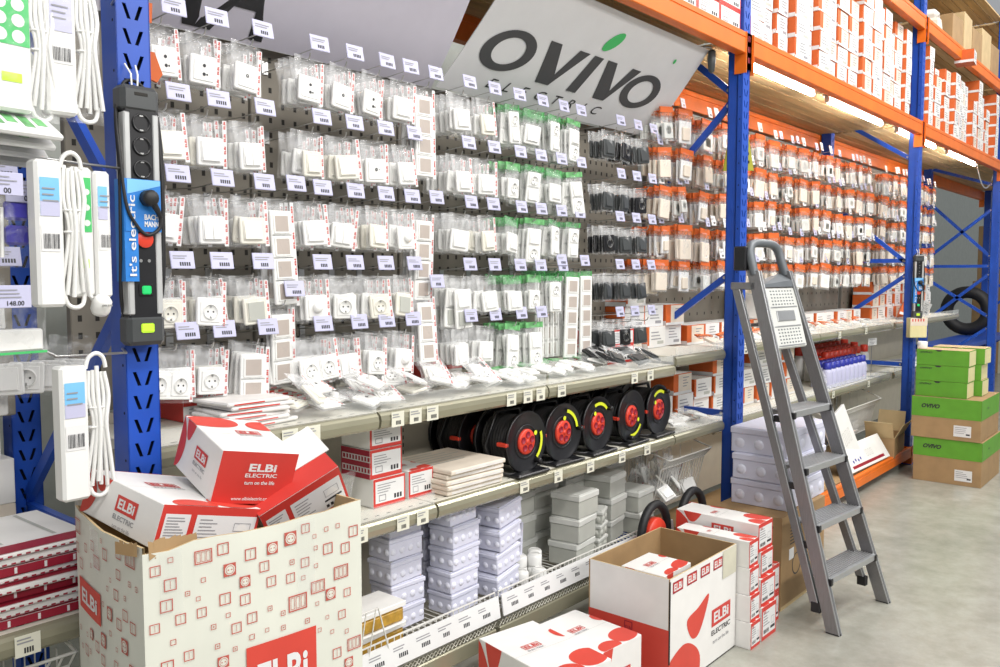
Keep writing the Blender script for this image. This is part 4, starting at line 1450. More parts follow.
# --- green topped cartons
def green_carton(lo, hi, band, label, small=False):
    root = empty('green_carton', ((lo[0] + hi[0]) / 2, (lo[1] + hi[1]) / 2, lo[2]))
    tag(root, label, 'carton', 'green cartons beside the upright')
    d = [hi[i] - lo[i] for i in range(3)]
    a, b = (-d[0] / 2, -d[1] / 2, 0), (d[0] / 2, d[1] / 2, d[2])
    m = MB(); m.bbox(a, b, 'kraft' if not small else 'green_card', .002)
    fr = box_frames(a, b)
    if small:
        rect(m, fr['+z'], 0, 0, d[0], d[1], 'kraft_light'); rect(m, fr['-y'], .006, .004, d[0] - .006, d[2] - .006, 'pale_yellow_card')
        m.add([(d[1] * .50, d[2], .0006), (d[1] * .46, d[2] - .012, .0006), (d[1] * .40, d[2] - .012, .0006), (d[1] * .36, d[2], .0006)], [(0, 1, 2, 3)], 'black_print', False, fr['-x'])
    m.build('box', root)
    if not small:
        m = MB()
        for f, w in (('-x', d[1]), ('-y', d[0]), ('+y', d[0]), ('+x', d[1])):
            rect(m, fr[f], 0, d[2] * (1 - band), w, d[2], 'green_card', .0004)
        m.build('green_band', root)
        m = MB(); F = fr['-x']
        x, y = d[1] * .62, d[2] * .10
        rect(m, F, x, y, x + .12, y + .085, 'label_white', .0005)
        lines(m, F @ T(0, 0, .0006), x + .008, y + .068, .09, 4, .014, .004)
        rect(m, F, x + .085, y + .014, x + .112, y + .026, 'black_print', .001)
        m.build('label', root)
        m = MB(); m.text('OVIVO', w=.13, h=.034, at=(d[1] * .28, d[2] * (1 - band * .45)), F=F @ T(0, 0, .0012), m='black_print', bold=.05, shear=.3)
        m.build('lettering', root); m = MB(); m.text('OVIVO', w=.05, h=.014, at=(d[0] * .35, d[2] * (1 - band * .5)), F=fr['-y'] @ T(0, 0, .0012), m='black_print', bold=.03, shear=.3)
        m.build('lettering', root)
    else:
        m = MB(); m.text('OVIVO', w=.085, h=.014, at=(.07, d[2] - .022), F=fr['-x'] @ T(0, 0, .0008), m='black_print', bold=.03, shear=.3)
        m.build('lettering', root)
green_carton((7.11, 1.333, 0), (7.78, 1.81, .342), .42, 'large green-topped brown carton standing on the floor beside the rack upright')
green_carton((7.10, 1.345, .343), (7.74, 1.83, .660), .48, 'large green-topped brown carton on top of another, wrapped with clear tape')
for k in range(3):
    dy = (.0, -.004, -.008)[k]
    green_carton((7.13, 1.455 + dy, .661 + .1215 * k), (7.36, 1.815, .661 + .1215 * (k + 1) - .001), 0, 'small flat green carton in the front pile on the large cartons, %s' % ['lowest', 'middle', 'topmost'][k], True)
for k in range(3):
    green_carton((7.37, 1.40 + (.0, .01, -.01)[k], .661 + .124 * k), (7.60, 1.76, .661 + .124 * (k + 1) - .001), 0, 'small flat green carton in the rear pile on the large cartons, %s' % ['lowest', 'middle', 'topmost'][k], True)
m = MB(); m.lathe([(.0, 0), (.035, 0), (.037, .004), (.037, .05), (.033, .055), (0, .055)], 'white_plastic', 16)
o = m.build('plastic_cup', None, (7.19, 1.79, 1.026)); tag(o, 'small white plastic tub on the topmost flat green carton', 'tub')

# ---------------------------------------------------------------- step ladder, folded, leaning
def ladder():
    root = empty('step_ladder', (3.754, 1.235, 0), (0, 0, math.radians(-5.5)))
    tag(root, 'grey aluminium step ladder with ribbed treads, standing before the blue upright', 'ladder')
    K = .265
    def fl(x, z, dy=0):      # front plane
        return Vector((x, K * z + dy, z))
    def stile(mb, p, q, wx, wy, m, inner=1):
        p, q = Vector(p), Vector(q)
        def sec(c):
            return [c + Vector((-wx / 2, 0, 0)), c + Vector((wx / 2, 0, 0)), c + Vector((wx / 2, wy, 0)), c + Vector((-wx / 2, wy, 0))]
        a, b = sec(p), sec(q)
        mb.add([tuple(v) for v in a + b], [(0, 1, 5, 4), (1, 2, 6, 5), (2, 3, 7, 6), (3, 0, 4, 7), (3, 2, 1, 0), (4, 5, 6, 7)], m)
        # bright rolled lips along the front edges
        for s in (-1, 1):
            o = Vector((s * (wx / 2 - .002), -.001, 0))
            mb.tube([tuple(p + o), tuple(q + o)], .0035, 'alu_bright', 6)
    def xr(z): return .555 - .152 * z          # outer line of the far stile
    def xl(z): return .012 + .0 * z
    m = MB(); stile(m, fl(xl(0), .0), fl(xl(1.62), 1.62), .026, .058, 'alu'); m.build('front_stile', root)
    m = MB(); stile(m, fl(xr(0), .0), fl(xr(1.62), 1.62), .026, .058, 'alu'); m.build('front_stile', root)
    for s, x in ((0, xl(0)), (1, xr(0))):
        m = MB(); m.bbox((x - .0145, -.003, 0), (x + .0145, .061, .006), 'black_rubber', .002); m.build('foot_cap', root)
    # hoop handle
    m = MB()
    pts = [fl(xl(1.6), 1.60, .03)]
    for i in range(15):
        a = PI - PI * i / 14
        pts.append(fl((xl(1.7) + xr(1.7)) / 2 + (xr(1.7) - xl(1.7)) / 2 * (1 if math.cos(a) > 0 else -1) * abs(math.cos(a)) ** .55, 1.665 + .088 * abs(math.sin(a)) ** .6, .03))
    pts.append(fl(xr(1.6), 1.60, .03))
    m.tube([tuple(p) for p in pts], .021, 'alu_grey_paint', 10); m.build('handle', root)
    m = MB(); m.bbox((xl(1.7) - .03, K * 1.66 + .045, 1.62), (xl(1.7) + .02, K * 1.66 + .11, 1.735), 'black_plastic', .006); m.build('hinge_block', root)
    # folded platform with ribs and a small tray above it
    m = MB()
    z0, z1 = 1.255, 1.54
    xa, xb = xl(1.4) + .018, xr(1.4) - .018
    Rm = T(0, K * z0 + .005, z0) @ RX(-math.atan(K))
    hgt = (z1 - z0) / math.cos(math.atan(K))
    m.bbox((xa, 0, 0), (xb, .022, hgt), 'grey_lid', .006, Rm)
    nx = 8
    for blk in range(3):
        zb = .018 + blk * .093
        m.bbox((xa + .02, -.0025, zb - .008), (xb - .02, 0, zb - .002), 'alu_bright', .001, Rm)
        if blk != 1:
            for i in range(nx):
                for j in range(5):
                    x = xa + .035 + (xb - xa - .07) * (i + .5) / nx
                    m.box((x - .006, -.0012, zb + .006 + j * .016), (x + .006, .0, zb + .012 + j * .016), 'alu_grey_paint', Rm)
        else:
            m.bbox((xa + .06, -.004, zb + .02), (xb - .06, 0, zb + .07), 'alu_bright', .003, Rm)
    m.build('platform', root)
    m = MB()
    zt = 1.555
    m.add([tuple(fl(xl(zt) + .015, zt, 0)), tuple(fl(xr(zt) - .015, zt + .02, 0)), tuple(fl(xr(zt) - .015, zt + .055, .05)), tuple(fl(xl(zt) + .015, zt + .01, .05))], [(0, 1, 2, 3)], 'alu_grey_paint')
    m.add([tuple(fl(xl(zt) + .015, zt - .012, 0)), tuple(fl(xr(zt) - .015, zt - .012, 0)), tuple(fl(xr(zt) - .015, zt + .02, 0)), tuple(fl(xl(zt) + .015, zt, 0))], [(0, 1, 2, 3)], 'alu_grey_paint')
    m.build('tray', root)
    # treads
    for i, z in enumerate((.245, .475, .725, .975)):
        a, b = xl(z) + .013, xr(z) - .013
        m = MB()
        y0 = K * z - .012
        m.bbox((a, y0, z - .032), (b, y0 + .012, z), 'alu_bright', .003)
        m.bbox((a, y0 + .010, z - .010), (b, y0 + .125, z - .002), 'alu', .002)
        m.bbox((a, y0 + .118, z - .032), (b, y0 + .126, z), 'alu', .002)
        for k in range(9):
            yy = y0 + .008 + k * .0125
            m.bbox((a + .002, yy, z - .003), (b - .002, yy + .006, z + .0015), 'alu_bright', .001)
        t = m.build('tread', root)
        for s, x in ((-1, a), (1, b)):
            q = MB(); q.bbox((x - .010, y0 - .006, z - .036), (x + .012, y0 + .03, z - .004), 'black_plastic', .003); q.build('end_cap', t)
    # rear section
    def rl(x, z): return Vector((x, .095 + .30 * (z - .09), z))
    for s, (xa_, xb_) in ((0, (.012, .012)), (1, (.50, .28))):
        m = MB(); stile(m, rl(xa_, .115), rl(xb_, 1.54), .022, .036, 'alu'); st = m.build('rear_stile', root)
        q = MB(); p = rl(xa_, .085); q.bbox((p.x - .014, p.y - .004, .078), (p.x + .014, p.y + .04, .125), 'black_rubber', .003); q.build('rubber_foot', st)
    for z in (1.36,):
        m = MB(); p, q = rl(.012, z), rl(.50 - .14 * z, z)
        m.tube([(p.x, p.y + .018, z), (q.x, q.y + .018, z)], .009, 'alu', 8); m.build('rear_rung', root)
    m = MB(); p, q = rl(.012, 1.55), rl(.28, 1.55)
    m.bbox((p.x - .013, p.y - .09, 1.53), (p.x + .013, p.y + .04, 1.565), 'alu', .004); m.bbox((p.x, p.y + .008, 1.535), (q.x, p.y + .028, 1.56), 'alu', .003)
    m.bbox((q.x - .013, q.y - .09, 1.53), (q.x + .013, q.y + .04, 1.565), 'alu', .004)
    m.build('top_bracket', root)
    for z in (.36, .62, .92):
        m = MB(); y = K * z + .05; m.bbox((.004, y, z), (.024, y + .045, z + .03), 'black_plastic', .003); m.build('spacer', root)
ladder()

# ---------------------------------------------------------------- cable reels
def reel_proto():
    root = empty('cable_reel', (0, 0, 0))
    m = MB()     # folded-tube stand
    m.tube([(-.095, .01, .008), (.095, .01, .008), (.10, .20, .008), (-.10, .20, .008)], .0075, 'black_plastic', 6, closed=True)
    m.bbox((-.10, -.045, .0), (.10, .02, .012), 'black_plastic', .004)
    m.tube([(-.09, .10, .008), (-.135, .10, .12), (-.07, .10, .245), (.07, .10, .245), (.135, .10, .12), (.09, .10, .008)], .008, 'black_plastic', 6)
    m.build('stand', root)
    zc = .128
    m = MB()     # wound cable
    prof = []
    n = 9
    for i in range(n):
        for k in range(4):
            prof.append((.097 + .007 * math.sin(PI * k / 3.0), .030 + .125 * (i + k / 4) / n))
    m.lathe(prof, 'black_rubber', 28, T(0, 0, zc), axis='y'); m.build('cable', root)
    for y in (.0, .165):
        m = MB()
        m.lathe([(.045, y + .004), (.117, y + .001), (.122, y - .004), (.124, y + .004), (.122, y + .012), (.116, y + .009), (.045, y + .012)], 'black_plastic', 36, T(0, 0, zc), axis='y')
        m.lathe([(.062, y + .0015), (.066, y - .002), (.070, y + .0015)], 'black_plastic', 30, T(0, 0, zc), axis='y')
        m.build('flange', root)
    m = MB()
    m.lathe([(0, -.006), (.046, -.006), (.051, -.002), (.051, .008)], 'red_plastic', 28, T(0, 0, zc), axis='y')
    for k in range(5):
        a = 2 * PI * k / 5 + .3
        M = T(.029 * math.cos(a), 0, zc + .029 * math.sin(a))
        m.lathe([(.0135, -.0085), (.0115, -.0085), (.0105, -.0062), (0, -.0062)], 'dark_red', 14, M, axis='y')
    m.lathe([(0, -.010), (.009, -.009), (.010, -.006)], 'red_plastic', 12, T(0, 0, zc), axis='y')
    m.build('hub', root)
    m = MB()
    F = frame((0, -.0035, zc), (1, 0, 0), (0, 0, 1), .0015)
    ring(m, F, 0, 0, .084, .098, 'yellow_sticker', 14, -.85, .35); m.build('sticker', root)
    m = MB(); ring(m, F, .052, .03, 0, .010, 'yellow_sticker', 8); m.build('sticker', root)
    m = MB(); m.lathe([(0, 0), (.011, 0), (.011, -.022), (.007, -.026), (0, -.026)], 'black_plastic', 12, T(.06, -.002, zc - .082), axis='y'); m.build('crank_knob', root)
    m = MB(); m.bbox((-.128, -.002, zc - .006), (-.112, .05, zc + .010), 'red_plastic', .003); m.build('latch', root)
    return root
reel = reel_proto()
tag(reel, 'x', 'cable reel', 'black cable reels on the shelf')
KIDS[reel.name] = [(c, []) for c in kids(reel)]
RL = [(2.60, 2.085), (2.86, 2.095), (3.12, 2.095), (3.40, 2.095), (3.66, 2.10)]
rn = ['nearest the flat packs', 'second from the flat packs', 'in the middle of the front row', 'fourth from the flat packs', 'at the far end of the front row']
rots = [0, 1.0, 1.6, -.9, 1.9]
def spin(root, a):
    for c in kids(root):
        if c.name.split('.')[0] in ('hub', 'sticker', 'crank_knob'):
            c.matrix_local = T(0, 0, .128) @ RY(-a) @ T(0, 0, -.128)
for i, (x, y) in enumerate(RL):
    lab = 'black cable reel with red five-hole hub, ' + rn[i]
    if i == 0:
        o = reel; o.location = (x, y, .811); o['label'] = lab
    else:
        o = dup(reel, (x, y, .811), (0, 0, R.uniform(-.06, .06)), lab)
    spin(o, rots[i])
for i, (x, y) in enumerate(RL):
    dup(reel, (x - .02, y + .234, .811), (0, 0, 0), 'black cable reel in the back row, behind the one ' + rn[i].replace('in the middle of the front row', 'in the middle').replace('at the far end of the front row', 'at the far end'))
m = MB(); lo, hi = (-.16, -.13, 0), (.16, .13, .02)
# flat packs under the first reel
for k in range(5):
    q = MB(); q.bbox((-.15, -.155, 0), (.15, .155, .017), 'cream_card', .004)
    rect(q, box_frames((-.15, -.155, 0), (.15, .155, .017))['-y'], .02, .004, .28, .012, 'rag_white')
    lines(q, box_frames((-.15, -.155, 0), (.15, .155, .017))['+z'], .02, .27, .24, 6, .03, .006, 'grey_plastic')
    o = q.build('flat_pack', None, (2.29 + R.uniform(-.008, .008), 2.225 + R.uniform(-.01, .01), .812 + .0185 * k), (0, 0, R.uniform(-.05, .05)))
    tag(o, 'flat cream pack in the pile beside the first cable reel, %s from bottom' % ORD[k], 'flat pack', 'flat packs')
# small red and white boxes on the middle shelf
for (x, y, z, arts, lab) in ((1.935, 2.23, .812, {'-y': 'small_label', '-x': 'plain'}, 'small red-edged white box on the middle shelf, bottom of the pile of three'),
                       (1.925, 2.235, .912, {'-y': 'small_label', '-x': 'dots'}, 'small white box with red dotted side, middle of the pile of three'),
                       (1.93, 2.24, 1.012, {'-y': 'small_label', '-x': 'plain'}, 'small white box under the upper shelf, top of the pile of three'),
                       (2.085, 2.23, .812, {'-y': 'small_label', '-x': 'plain', '+z': 'top'}, 'small red-topped box alone beside the pile of three')):
    carton('small_carton', .145 if x < 2.05 else .12, .15, .098 if z < 1.0 else .085, arts, lab, group='small boxes on the middle shelf', loc=(x, y, z))
m = MB(); pouch(m, .16, .12, .03, rb_, 'clear_film')
o = m.build('clear_bag', None, (1.76, 2.20, .93), (0.2, 0, .2)); tag(o, 'crumpled clear bag beside the pile of three small boxes', 'bag')

# ---------------------------------------------------------------- junction boxes on the wire shelf
wj = junction_box('junction_box', .165, .125, .083, 'lilac_white', 'lilac_white', True, 'x', 'white junction boxes on the wire shelf', (0, 0, 0), 0, (3, 4), .02, rb=.013)
KIDS[wj.name] = [(c, []) for c in kids(wj)]
first = [True]
def jplace(proto, loc, rz, lab, tilt=(0, 0)):
    if proto['label'] == 'x':
        proto.location = loc; proto.rotation_euler = (tilt[0], tilt[1], rz); proto['label'] = lab
        return proto
    return dup(proto, loc, (tilt[0], tilt[1], rz), lab)
ZB_ = .335
for c, (x, y, n, rz, z0, w, tl) in enumerate([(2.05, 2.25, 5, 0, ZB_, 'stack beside the amber-windowed packs', 0), (2.29, 2.19, 5, .08, ZB_, 'middle stack', 0), (2.50, 2.165, 4, .12, ZB_ + .02, 'leaning stack by round lids', -.12), (2.53, 2.335, 4, .0, ZB_, 'stack behind the leaning stack', 0), (2.32, 2.36, 4, .0, ZB_, 'stack behind the middle stack', 0)]):
    for k in range(n):
        jplace(wj, (x + R.uniform(-.006, .006) + (.012 * k if tl else 0), y + R.uniform(-.006, .006), z0 + .0845 * k * (1.06 if tl else 1)), rz + R.uniform(-.05, .05), 'white junction box with round knock-outs, %s from bottom of the %s' % (ORD[k], w), (0, tl))
m = MB(); m.bbox((-.002, -.12, 0), (.012, .12, .23), 'lilac_white', .002)
o = m.build('white_panel', None, (2.70, 2.32, ZB_), (0, .06, 0)); tag(o, 'thin white panel standing behind the round white lids', 'panel')
gj = junction_box('junction_box', .17, .15, .105, 'grey_plastic', 'grey_lid', False, 'x', 'grey junction boxes on the wire shelf', (0, 0, 0), 0, (2, 2), .03)
KIDS[gj.name] = [(c, []) for c in kids(gj)]
for (x, y, n, rz, w) in [(2.84, 2.36, 3, .05, 'rear stack nearest the white boxes'), (3.02, 2.155, 3, .12, 'front stack under the second reel'), (3.03, 2.385, 3, -.03, 'tall rear stack under the second reel'), (3.22, 2.37, 3, .05, 'rear stack under the third reel'), (3.40, 2.24, 3, .15, 'front stack under the fourth reel'), (3.42, 2.41, 3, 0, 'tall rear stack under the fourth reel'), (3.62, 2.39, 3, .0, 'stack touching the wire basket'), (3.60, 2.20, 2, .1, 'small stack touching the open carton')]:
    for k in range(n):
        jplace(gj, (x + R.uniform(-.008, .008), y + R.uniform(-.005, .005), ZB_ + .1062 * k), rz + R.uniform(-.05, .05), 'grey junction box, %s from bottom of the %s' % (ORD[k], w))
sj = junction_box('junction_box', .115, .115, .062, 'grey_plastic', 'grey_lid', True, 'x', 'small grey junction boxes', (0, 0, 0), 0, (2, 2), .02)
KIDS[sj.name] = [(c, []) for c in kids(sj)]
for k in range(3):
    jplace(sj, (3.22 + .004 * k, 2.19, ZB_ + .063 * k), .2 + .1 * k, 'small pale grey junction box between larger stacks, %s from bottom' % ORD[k])
for i, (x, y) in enumerate([(2.70, 2.20), (2.755, 2.165), (2.80, 2.20), (2.66, 2.16), (2.73, 2.12), (2.76, 2.235)]):
    for k in range(2 if i < 3 else 1):
        q = MB(); q.lathe([(0, 0), (.030, 0), (.032, .004), (.031, .040), (.027, .045), (0, .046)], 'white_plastic', 16); q.lathe([(.020, .0465), (.022, .049), (.024, .0465)], 'white_plastic', 16)
        o = q.build('round_box', None, (x, y, ZB_ + .047 * k), (0, 0, 0)); tag(o, 'round white box lid, %s among the cluster in front of white panel%s' % (ORD[i], ', upper' if k else ''), 'round box', 'round white boxes')
# packs with amber windows
for i, (x, y, z, rz) in enumerate([(1.83, 2.16, ZB_ + .0, .05), (1.81, 2.14, ZB_ + .085, .0), (1.74, 2.36, ZB_ + .20, 0), (1.74, 2.36, ZB_ + .285, .0), (1.70, 2.36, ZB_, 0), (1.70, 2.36, ZB_ + .1, 0)]):
    root = empty('window_pack', (x, y, z), (0, 0, rz)); tag(root, ['low white pack with amber window at the shelf edge', 'upper white pack with amber window at the shelf edge', 'white pack with amber window at the back, lower', 'white pack with amber window at the back, upper', 'bottom rear white pack with amber window', 'second rear white pack with amber window'][i], 'pack', 'packs with amber windows')
    m = MB(); m.bbox((-.12, -.07, .06), (.12, .07, .078), 'white_card', .002); m.bbox((-.12, -.07, 0), (.12, .07, .008), 'white_card', .002); m.bbox((-.118, .04, .008), (.118, .068, .06), 'white_card', .002); m.build('sleeve', root)
    m = MB()
    for k in range(6):
        m.lathe([(0, -.0), (.017, .0), (.018, .01), (.012, .04), (0, .045)], 'amber_goods', 10, T(-.10 + .04 * k, -.02, .010))
        m.lathe([(0, -.0), (.017, .0), (.018, .01), (.012, .04), (0, .045)], 'amber_goods', 10, T(-.10 + .04 * k, .02, .010))
    m.bbox((-.116, -.066, .008), (.116, .038, .058), 'amber_goods', .008); m.build('amber_goods', root)
m = MB()
for i in range(5):
    m.tube([(1.58 + .04 * i, 2.045, .36), (1.60 + .04 * i, 2.03, .53)], .0022, 'white_wire', 5)
m.tube([(1.57, 2.03, .53), (1.77, 2.03, .53), (1.83, 2.045, .36)], .003, 'white_wire', 5); m.tube([(1.56, 2.045, .36), (1.84, 2.045, .36)], .003, 'white_wire', 5)
tag(m.build('wire_divider'), 'white wire divider standing at the shelf edge before the amber packs', 'divider')

# ---------------------------------------------------------------- loose bags lying on the upper shelf
rs = random.Random(77)
flatk = [(WHITE[k], KIND_WORDS[k]) for k in ('sock', 'switch', 'dial', 'tv', 'switch2')]
spots = [(1.50, 2.17), (1.62, 2.14), (1.70, 2.22), (1.77, 2.13), (1.86, 2.20), (1.92, 2.12), (2.02, 2.16), (2.10, 2.22), (2.16, 2.13), (2.26, 2.18), (2.33, 2.12), (2.40, 2.2)]
for i, (x, y) in enumerate(spots):
    p, w = flatk[i % len(flatk)]
    o = place(p, (x, y + .07, 1.212 + rs.uniform(0, .01)), (rs.uniform(-1.45, -1.3), rs.uniform(-.15, .15), rs.uniform(-.7, .7)), '%s bag lying on the upper shelf, %s along from the upright' % (w, ORD[i]), 'loose bags on the upper shelf'); o['category'] = 'bagged fitting'
for i in range(14):
    p, w = flatk[(i * 2 + 1) % len(flatk)]
    o = place(p, (1.58 + .068 * i, 2.20 + .09 * (i % 3), 1.268 + rs.uniform(0, .02)), (rs.uniform(-1.2, -.85), rs.uniform(-.3, .3), rs.uniform(-.6, .6)), '%s bag heaped on top of others on upper shelf, %s along' % (w, ORD[i]), 'loose bags on the upper shelf'); o['category'] = 'bagged fitting'
for i in range(9):
    p = GREEN[rs.choice(['gdouble', 'gframes', 'gswitch'])]
    o = place(p, (2.52 + .082 * i, 2.25, 1.215 + rs.uniform(0, .01)), (-1.32 + rs.uniform(-.06, .06), rs.uniform(-.1, .1), .35 + rs.uniform(-.2, .2)), 'green-topped bag lying on the upper shelf, %s along from the white bags' % ORD[i], 'loose bags on the upper shelf'); o['category'] = 'bagged fitting'
for i in range(11):
    p = BLACK[rs.choice(['bdark', 'bsock'])]
    x, y = 3.22 + .044 * i, 2.12 + .09 * (i % 3)
    o = place(p, (x, y + .06, 1.235 + rs.uniform(0, .035)), (rs.uniform(-1.35, -.95), rs.uniform(-.3, .3), rs.uniform(-.6, .6)), 'black fitting bag tumbled on the upper shelf, %s along from green-topped ones' % ORD[i], 'loose bags on the upper shelf'); o['category'] = 'bagged fitting'
# piles of long red-printed frame packs near the upright
for k in range(7):
    q = MB(); q.bbox((-.17, -.045, 0), (.17, .045, .011), 'cream_card' if k % 2 else 'rag_white', .002)
    F = box_frames((-.17, -.045, 0), (.17, .045, .011))['-y']
    for j in range(9):
        rect(q, F, .012 + j * .036, .002, .034 + j * .036, .009, 'red_print')
    o = q.build('frame_pack', None, (1.66 + R.uniform(-.01, .01), 2.36, 1.162 + .0118 * k), (0, 0, R.uniform(-.03, .03))); tag(o, 'long pack with red dashes in the pile behind loose bags, %s from bottom' % ORD[k], 'frame pack', 'long frame packs')
for k in range(6):
    q = MB(); q.bbox((-.11, -.09, 0), (.11, .09, .012), 'rag_white', .004); lines(q, box_frames((-.11, -.09, 0), (.11, .09, .012))['-y'], .02, .004, .16, 1, .01, .004, 'red_print')
    o = q.build('flat_pack', None, (1.40 + R.uniform(-.02, .02), 2.20 + R.uniform(-.01, .01), 1.162 + .0128 * k), (0, R.uniform(-.02, .02), R.uniform(-.15, .15))); tag(o, 'flat white sachet in the pile on the upper shelf beside the upright, %s from bottom' % ORD[k], 'flat pack', 'flat packs')
def red_front(L, W, H, label, loc, rz=0):
    m = MB(); lo, hi = (-L / 2, -W / 2, 0), (L / 2, W / 2, H); m.bbox(lo, hi, 'white_card', .002)
    f = box_frames(lo, hi); rect(m, f['-y'], 0, H * .55, L, H, 'red_print'); rect(m, f['-x'], 0, 0, W, H, 'red_print')
    m.text('ELBi', w=L * .25, at=(L * .5, H * .78), F=f['-y'] @ T(0, 0, .0006), m='label_white', bold=.03)
    lines(m, f['-y'], L * .1, H * .42, L * .7, 3, H * .12, H * .04)
    tag(m.build('carton', None, loc, (0, 0, rz)), label, 'carton', EL)
red_front(.17, .14, .085, 'red-topped white box behind the sachets beside the upright', (1.37, 2.405, 1.162))
red_front(.17, .13, .115, 'red-sided white box at the back of the upper shelf below green-topped bags', (2.42, 2.41, 1.162))
carton('carton', .24, .20, .085, {'-y': 'small_label', '-x': 'logo'}, 'white box with small red logo on upper shelf next to the black bags', loc=(3.60, 2.385, 1.162), group=EL)
carton('carton', .22, .20, .08, {'-y': 'small_label', '-x': 'logo'}, 'white box stacked on another at the end of the upper shelf, below black bags', loc=(3.61, 2.385, 1.248), group=EL)

# ---------------------------------------------------------------- orange topped bags
ro = random.Random(3)
def orange_bag_mesh(mb, kind, w=.085, h=.135, t=.02):
    pouch(mb, w, h, t, ro, 'clear_film', None, nx=3, nz=4)
    mb.box((-w / 2, -.004, -.016), (w / 2, .004, .013), 'orange_card')
    mb.box((-w / 2 + .002, -t / 2 - .001, -.034), (w / 2 - .002, t / 2 + .001, -.016), 'orange_film')
    if kind == 0:
        rplate(mb, w * .8, h * .55, t * .8, 'white_plastic', 0, -h * .66, .006)
        mb.box((-w * .2, -t * .5, -h * .8), (w * .2, -t * .48, -h * .52), 'ivory_plastic')
    elif kind == 1:
        rplate(mb, w * .8, h * .6, t * .7, 'cream_card', 0, -h * .65, .006)
    elif kind == 2:
        rplate(mb, w * .7, h * .5, t * .8, 'grey_lid', 0, -h * .68, .006); mb.disc((0, -t * .5, -h * .66), w * .2, 'white_plastic', 10)
    else:
        mb.box((-w * .42, -.003, -h * .96), (w * .42, .004, -.046), 'label_white'); rplate(mb, w * .5, h * .4, t * .7, 'cream_card', 0, -h * .68, .0)
OB = []
for k in range(4):
    for v in range(2):
        m = MB(); orange_bag_mesh(m, k, .10 + .012 * v, .145 + .018 * v); OB.append(m.build('orange_topped_bag'))
for o in OB:
    tag(o, 'x', 'bagged part', 'orange-topped bags')
rest = MB()
def orange_bag(x, y, z, lab, single, kind, sc):
    rx, ry, rz = ro.uniform(-.08, .04), ro.uniform(-.12, .12), ro.uniform(-.28, .12)
    if single:
        o = place(OB[2 * kind:2 * kind + 2], (x, y, z), (rx, ry, rz), lab, 'orange-topped bags', (sc, 1, sc)); o['category'] = 'bagged part'
    else:
        rest.M = T(x, y, z) @ RZ(rz) @ RY(ry) @ RX(rx)
        orange_bag_mesh(rest, kind, .105, .155)
nsingle = 0
OROWS = [2.50, 2.29, 2.09, 1.885, 1.69]
ON = ['top', 'second', 'third', 'fourth', 'lowest']
sects = [('narrow board before the upright', 3.99, 4.24, .20, 2.27, 7, 7), ('board behind the ladder', 4.50, 7.58, .245, 2.30, 8, 3), ('board past the green cartons', 7.85, 9.5, .27, 2.30, 6, 1)]
for si, (sn, xa, xb, pitch, yf, n, ns) in enumerate(sects):
    nh = int((xb - xa) / pitch) + 1
    for ri, z in enumerate(OROWS):
        for hi in range(nh):
            x = xa + pitch * hi + ro.uniform(-.03, .03)
            zz = z - .03 + ro.uniform(-.012, .012)
            o = place(HOOK_O, (x, 2.60, zz + .003), (0, 0, ro.uniform(-.05, .05)), 'wire hook with price tag, %s in the %s row, %s' % (ORD[hi], ON[ri], sn), 'wire hooks with price tags'); o['category'] = 'hook'
            kind, sc = ro.randrange(4), ro.uniform(.9, 1.15)
            if ro.random() < .5:
                o = place(HOOK_O, (x + .09, 2.60, zz + .012), (0, 0, ro.uniform(-.05, .05)), 'tagged wire hook beside the %s one in the %s row, %s' % (ORD[hi], ON[ri], sn), 'wire hooks with price tags'); o['category'] = 'hook'
            m_ = ro.randint(n - 3, n)
            for k in range(m_):
                lab = 'orange-topped bag, %s of %s hook, %s row, %s' % ('front' if k == 0 else ORD[k], ORD[hi], ON[ri], sn)
                orange_bag(x, yf + k * .034 + ro.uniform(-.004, .004), zz, lab, k < ns, kind, sc)
                nsingle += k < ns
rest.M = Matrix.Identity(4)
o = rest.build('orange_topped_bags'); tag(o, 'orange-topped bags packed behind the front ones on the far pegboards', 'bagged part', 'orange-topped bags'); o['kind'] = 'stuff'
# long light boards under the orange bags, and cartons standing on that shelf
for k in range(16):
    q = MB(); q.bbox((-.004, -.11, 0), (.004, .11, .21), 'cream_card' if k % 3 else 'white_plastic', .001)
    o = q.build('thin_panel', None, (5.35 + .035 * k, 2.42, 1.312), (0, ro.uniform(-.03, .03), ro.uniform(-.03, .03))); tag(o, 'thin pale panel standing on cartons in the row behind the ladder, %s along' % ORD[k], 'panel', 'thin standing panels')
def orange_carton(mb, L, W, H, v=0):
    lo, hi = (-L / 2, -W / 2, 0), (L / 2, W / 2, H)
    mb.bbox(lo, hi, 'orange_card', .0015)
    f = box_frames(lo, hi)
    if v == 0:
        rect(mb, f['-y'], L * .09, 0, L, H, 'label_white'); lines(mb, f['-y'], L * .34, H * .78, L * .5, 4, H * .14, H * .05); rect(mb, f['-y'], L * .6, H * .12, L * .9, H * .26, 'grey_print', .0004)
    elif v == 1:
        rect(mb, f['-y'], 0, 0, L, H, 'white_card'); rect(mb, f['-y'], 0, 0, L * .10, H, 'orange_card', .0003); lines(mb, f['-y'], L * .2, H * .7, L * .6, 3, H * .16, H * .05)
        rect(mb, f['-y'], L * .55, H * .15, L * .9, H * .3, 'grey_plastic', .0004)
    else:
        rect(mb, f['-y'], L * .26, H * .04, L * .99, H * .96, 'cream_card'); lines(mb, f['-y'], L * .5, H * .76, L * .38, 4, H * .14, H * .05)
    rect(mb, f['-x'], 0, 0, W, H * .20, 'label_white'); rect(mb, f['-y'], 0, 0, L, H * .12, 'label_white', .0005)
    rect(mb, f['+z'], 0, 0, L, W, 'white_card')
OC = []
for v in range(3):
    m = MB(); orange_carton(m, .20, .16, .115, v); OC.append(m.build('orange_carton'))
for v in range(2):
    m = MB(); orange_carton(m, .15, .14, .112, v); OC.append(m.build('orange_carton'))
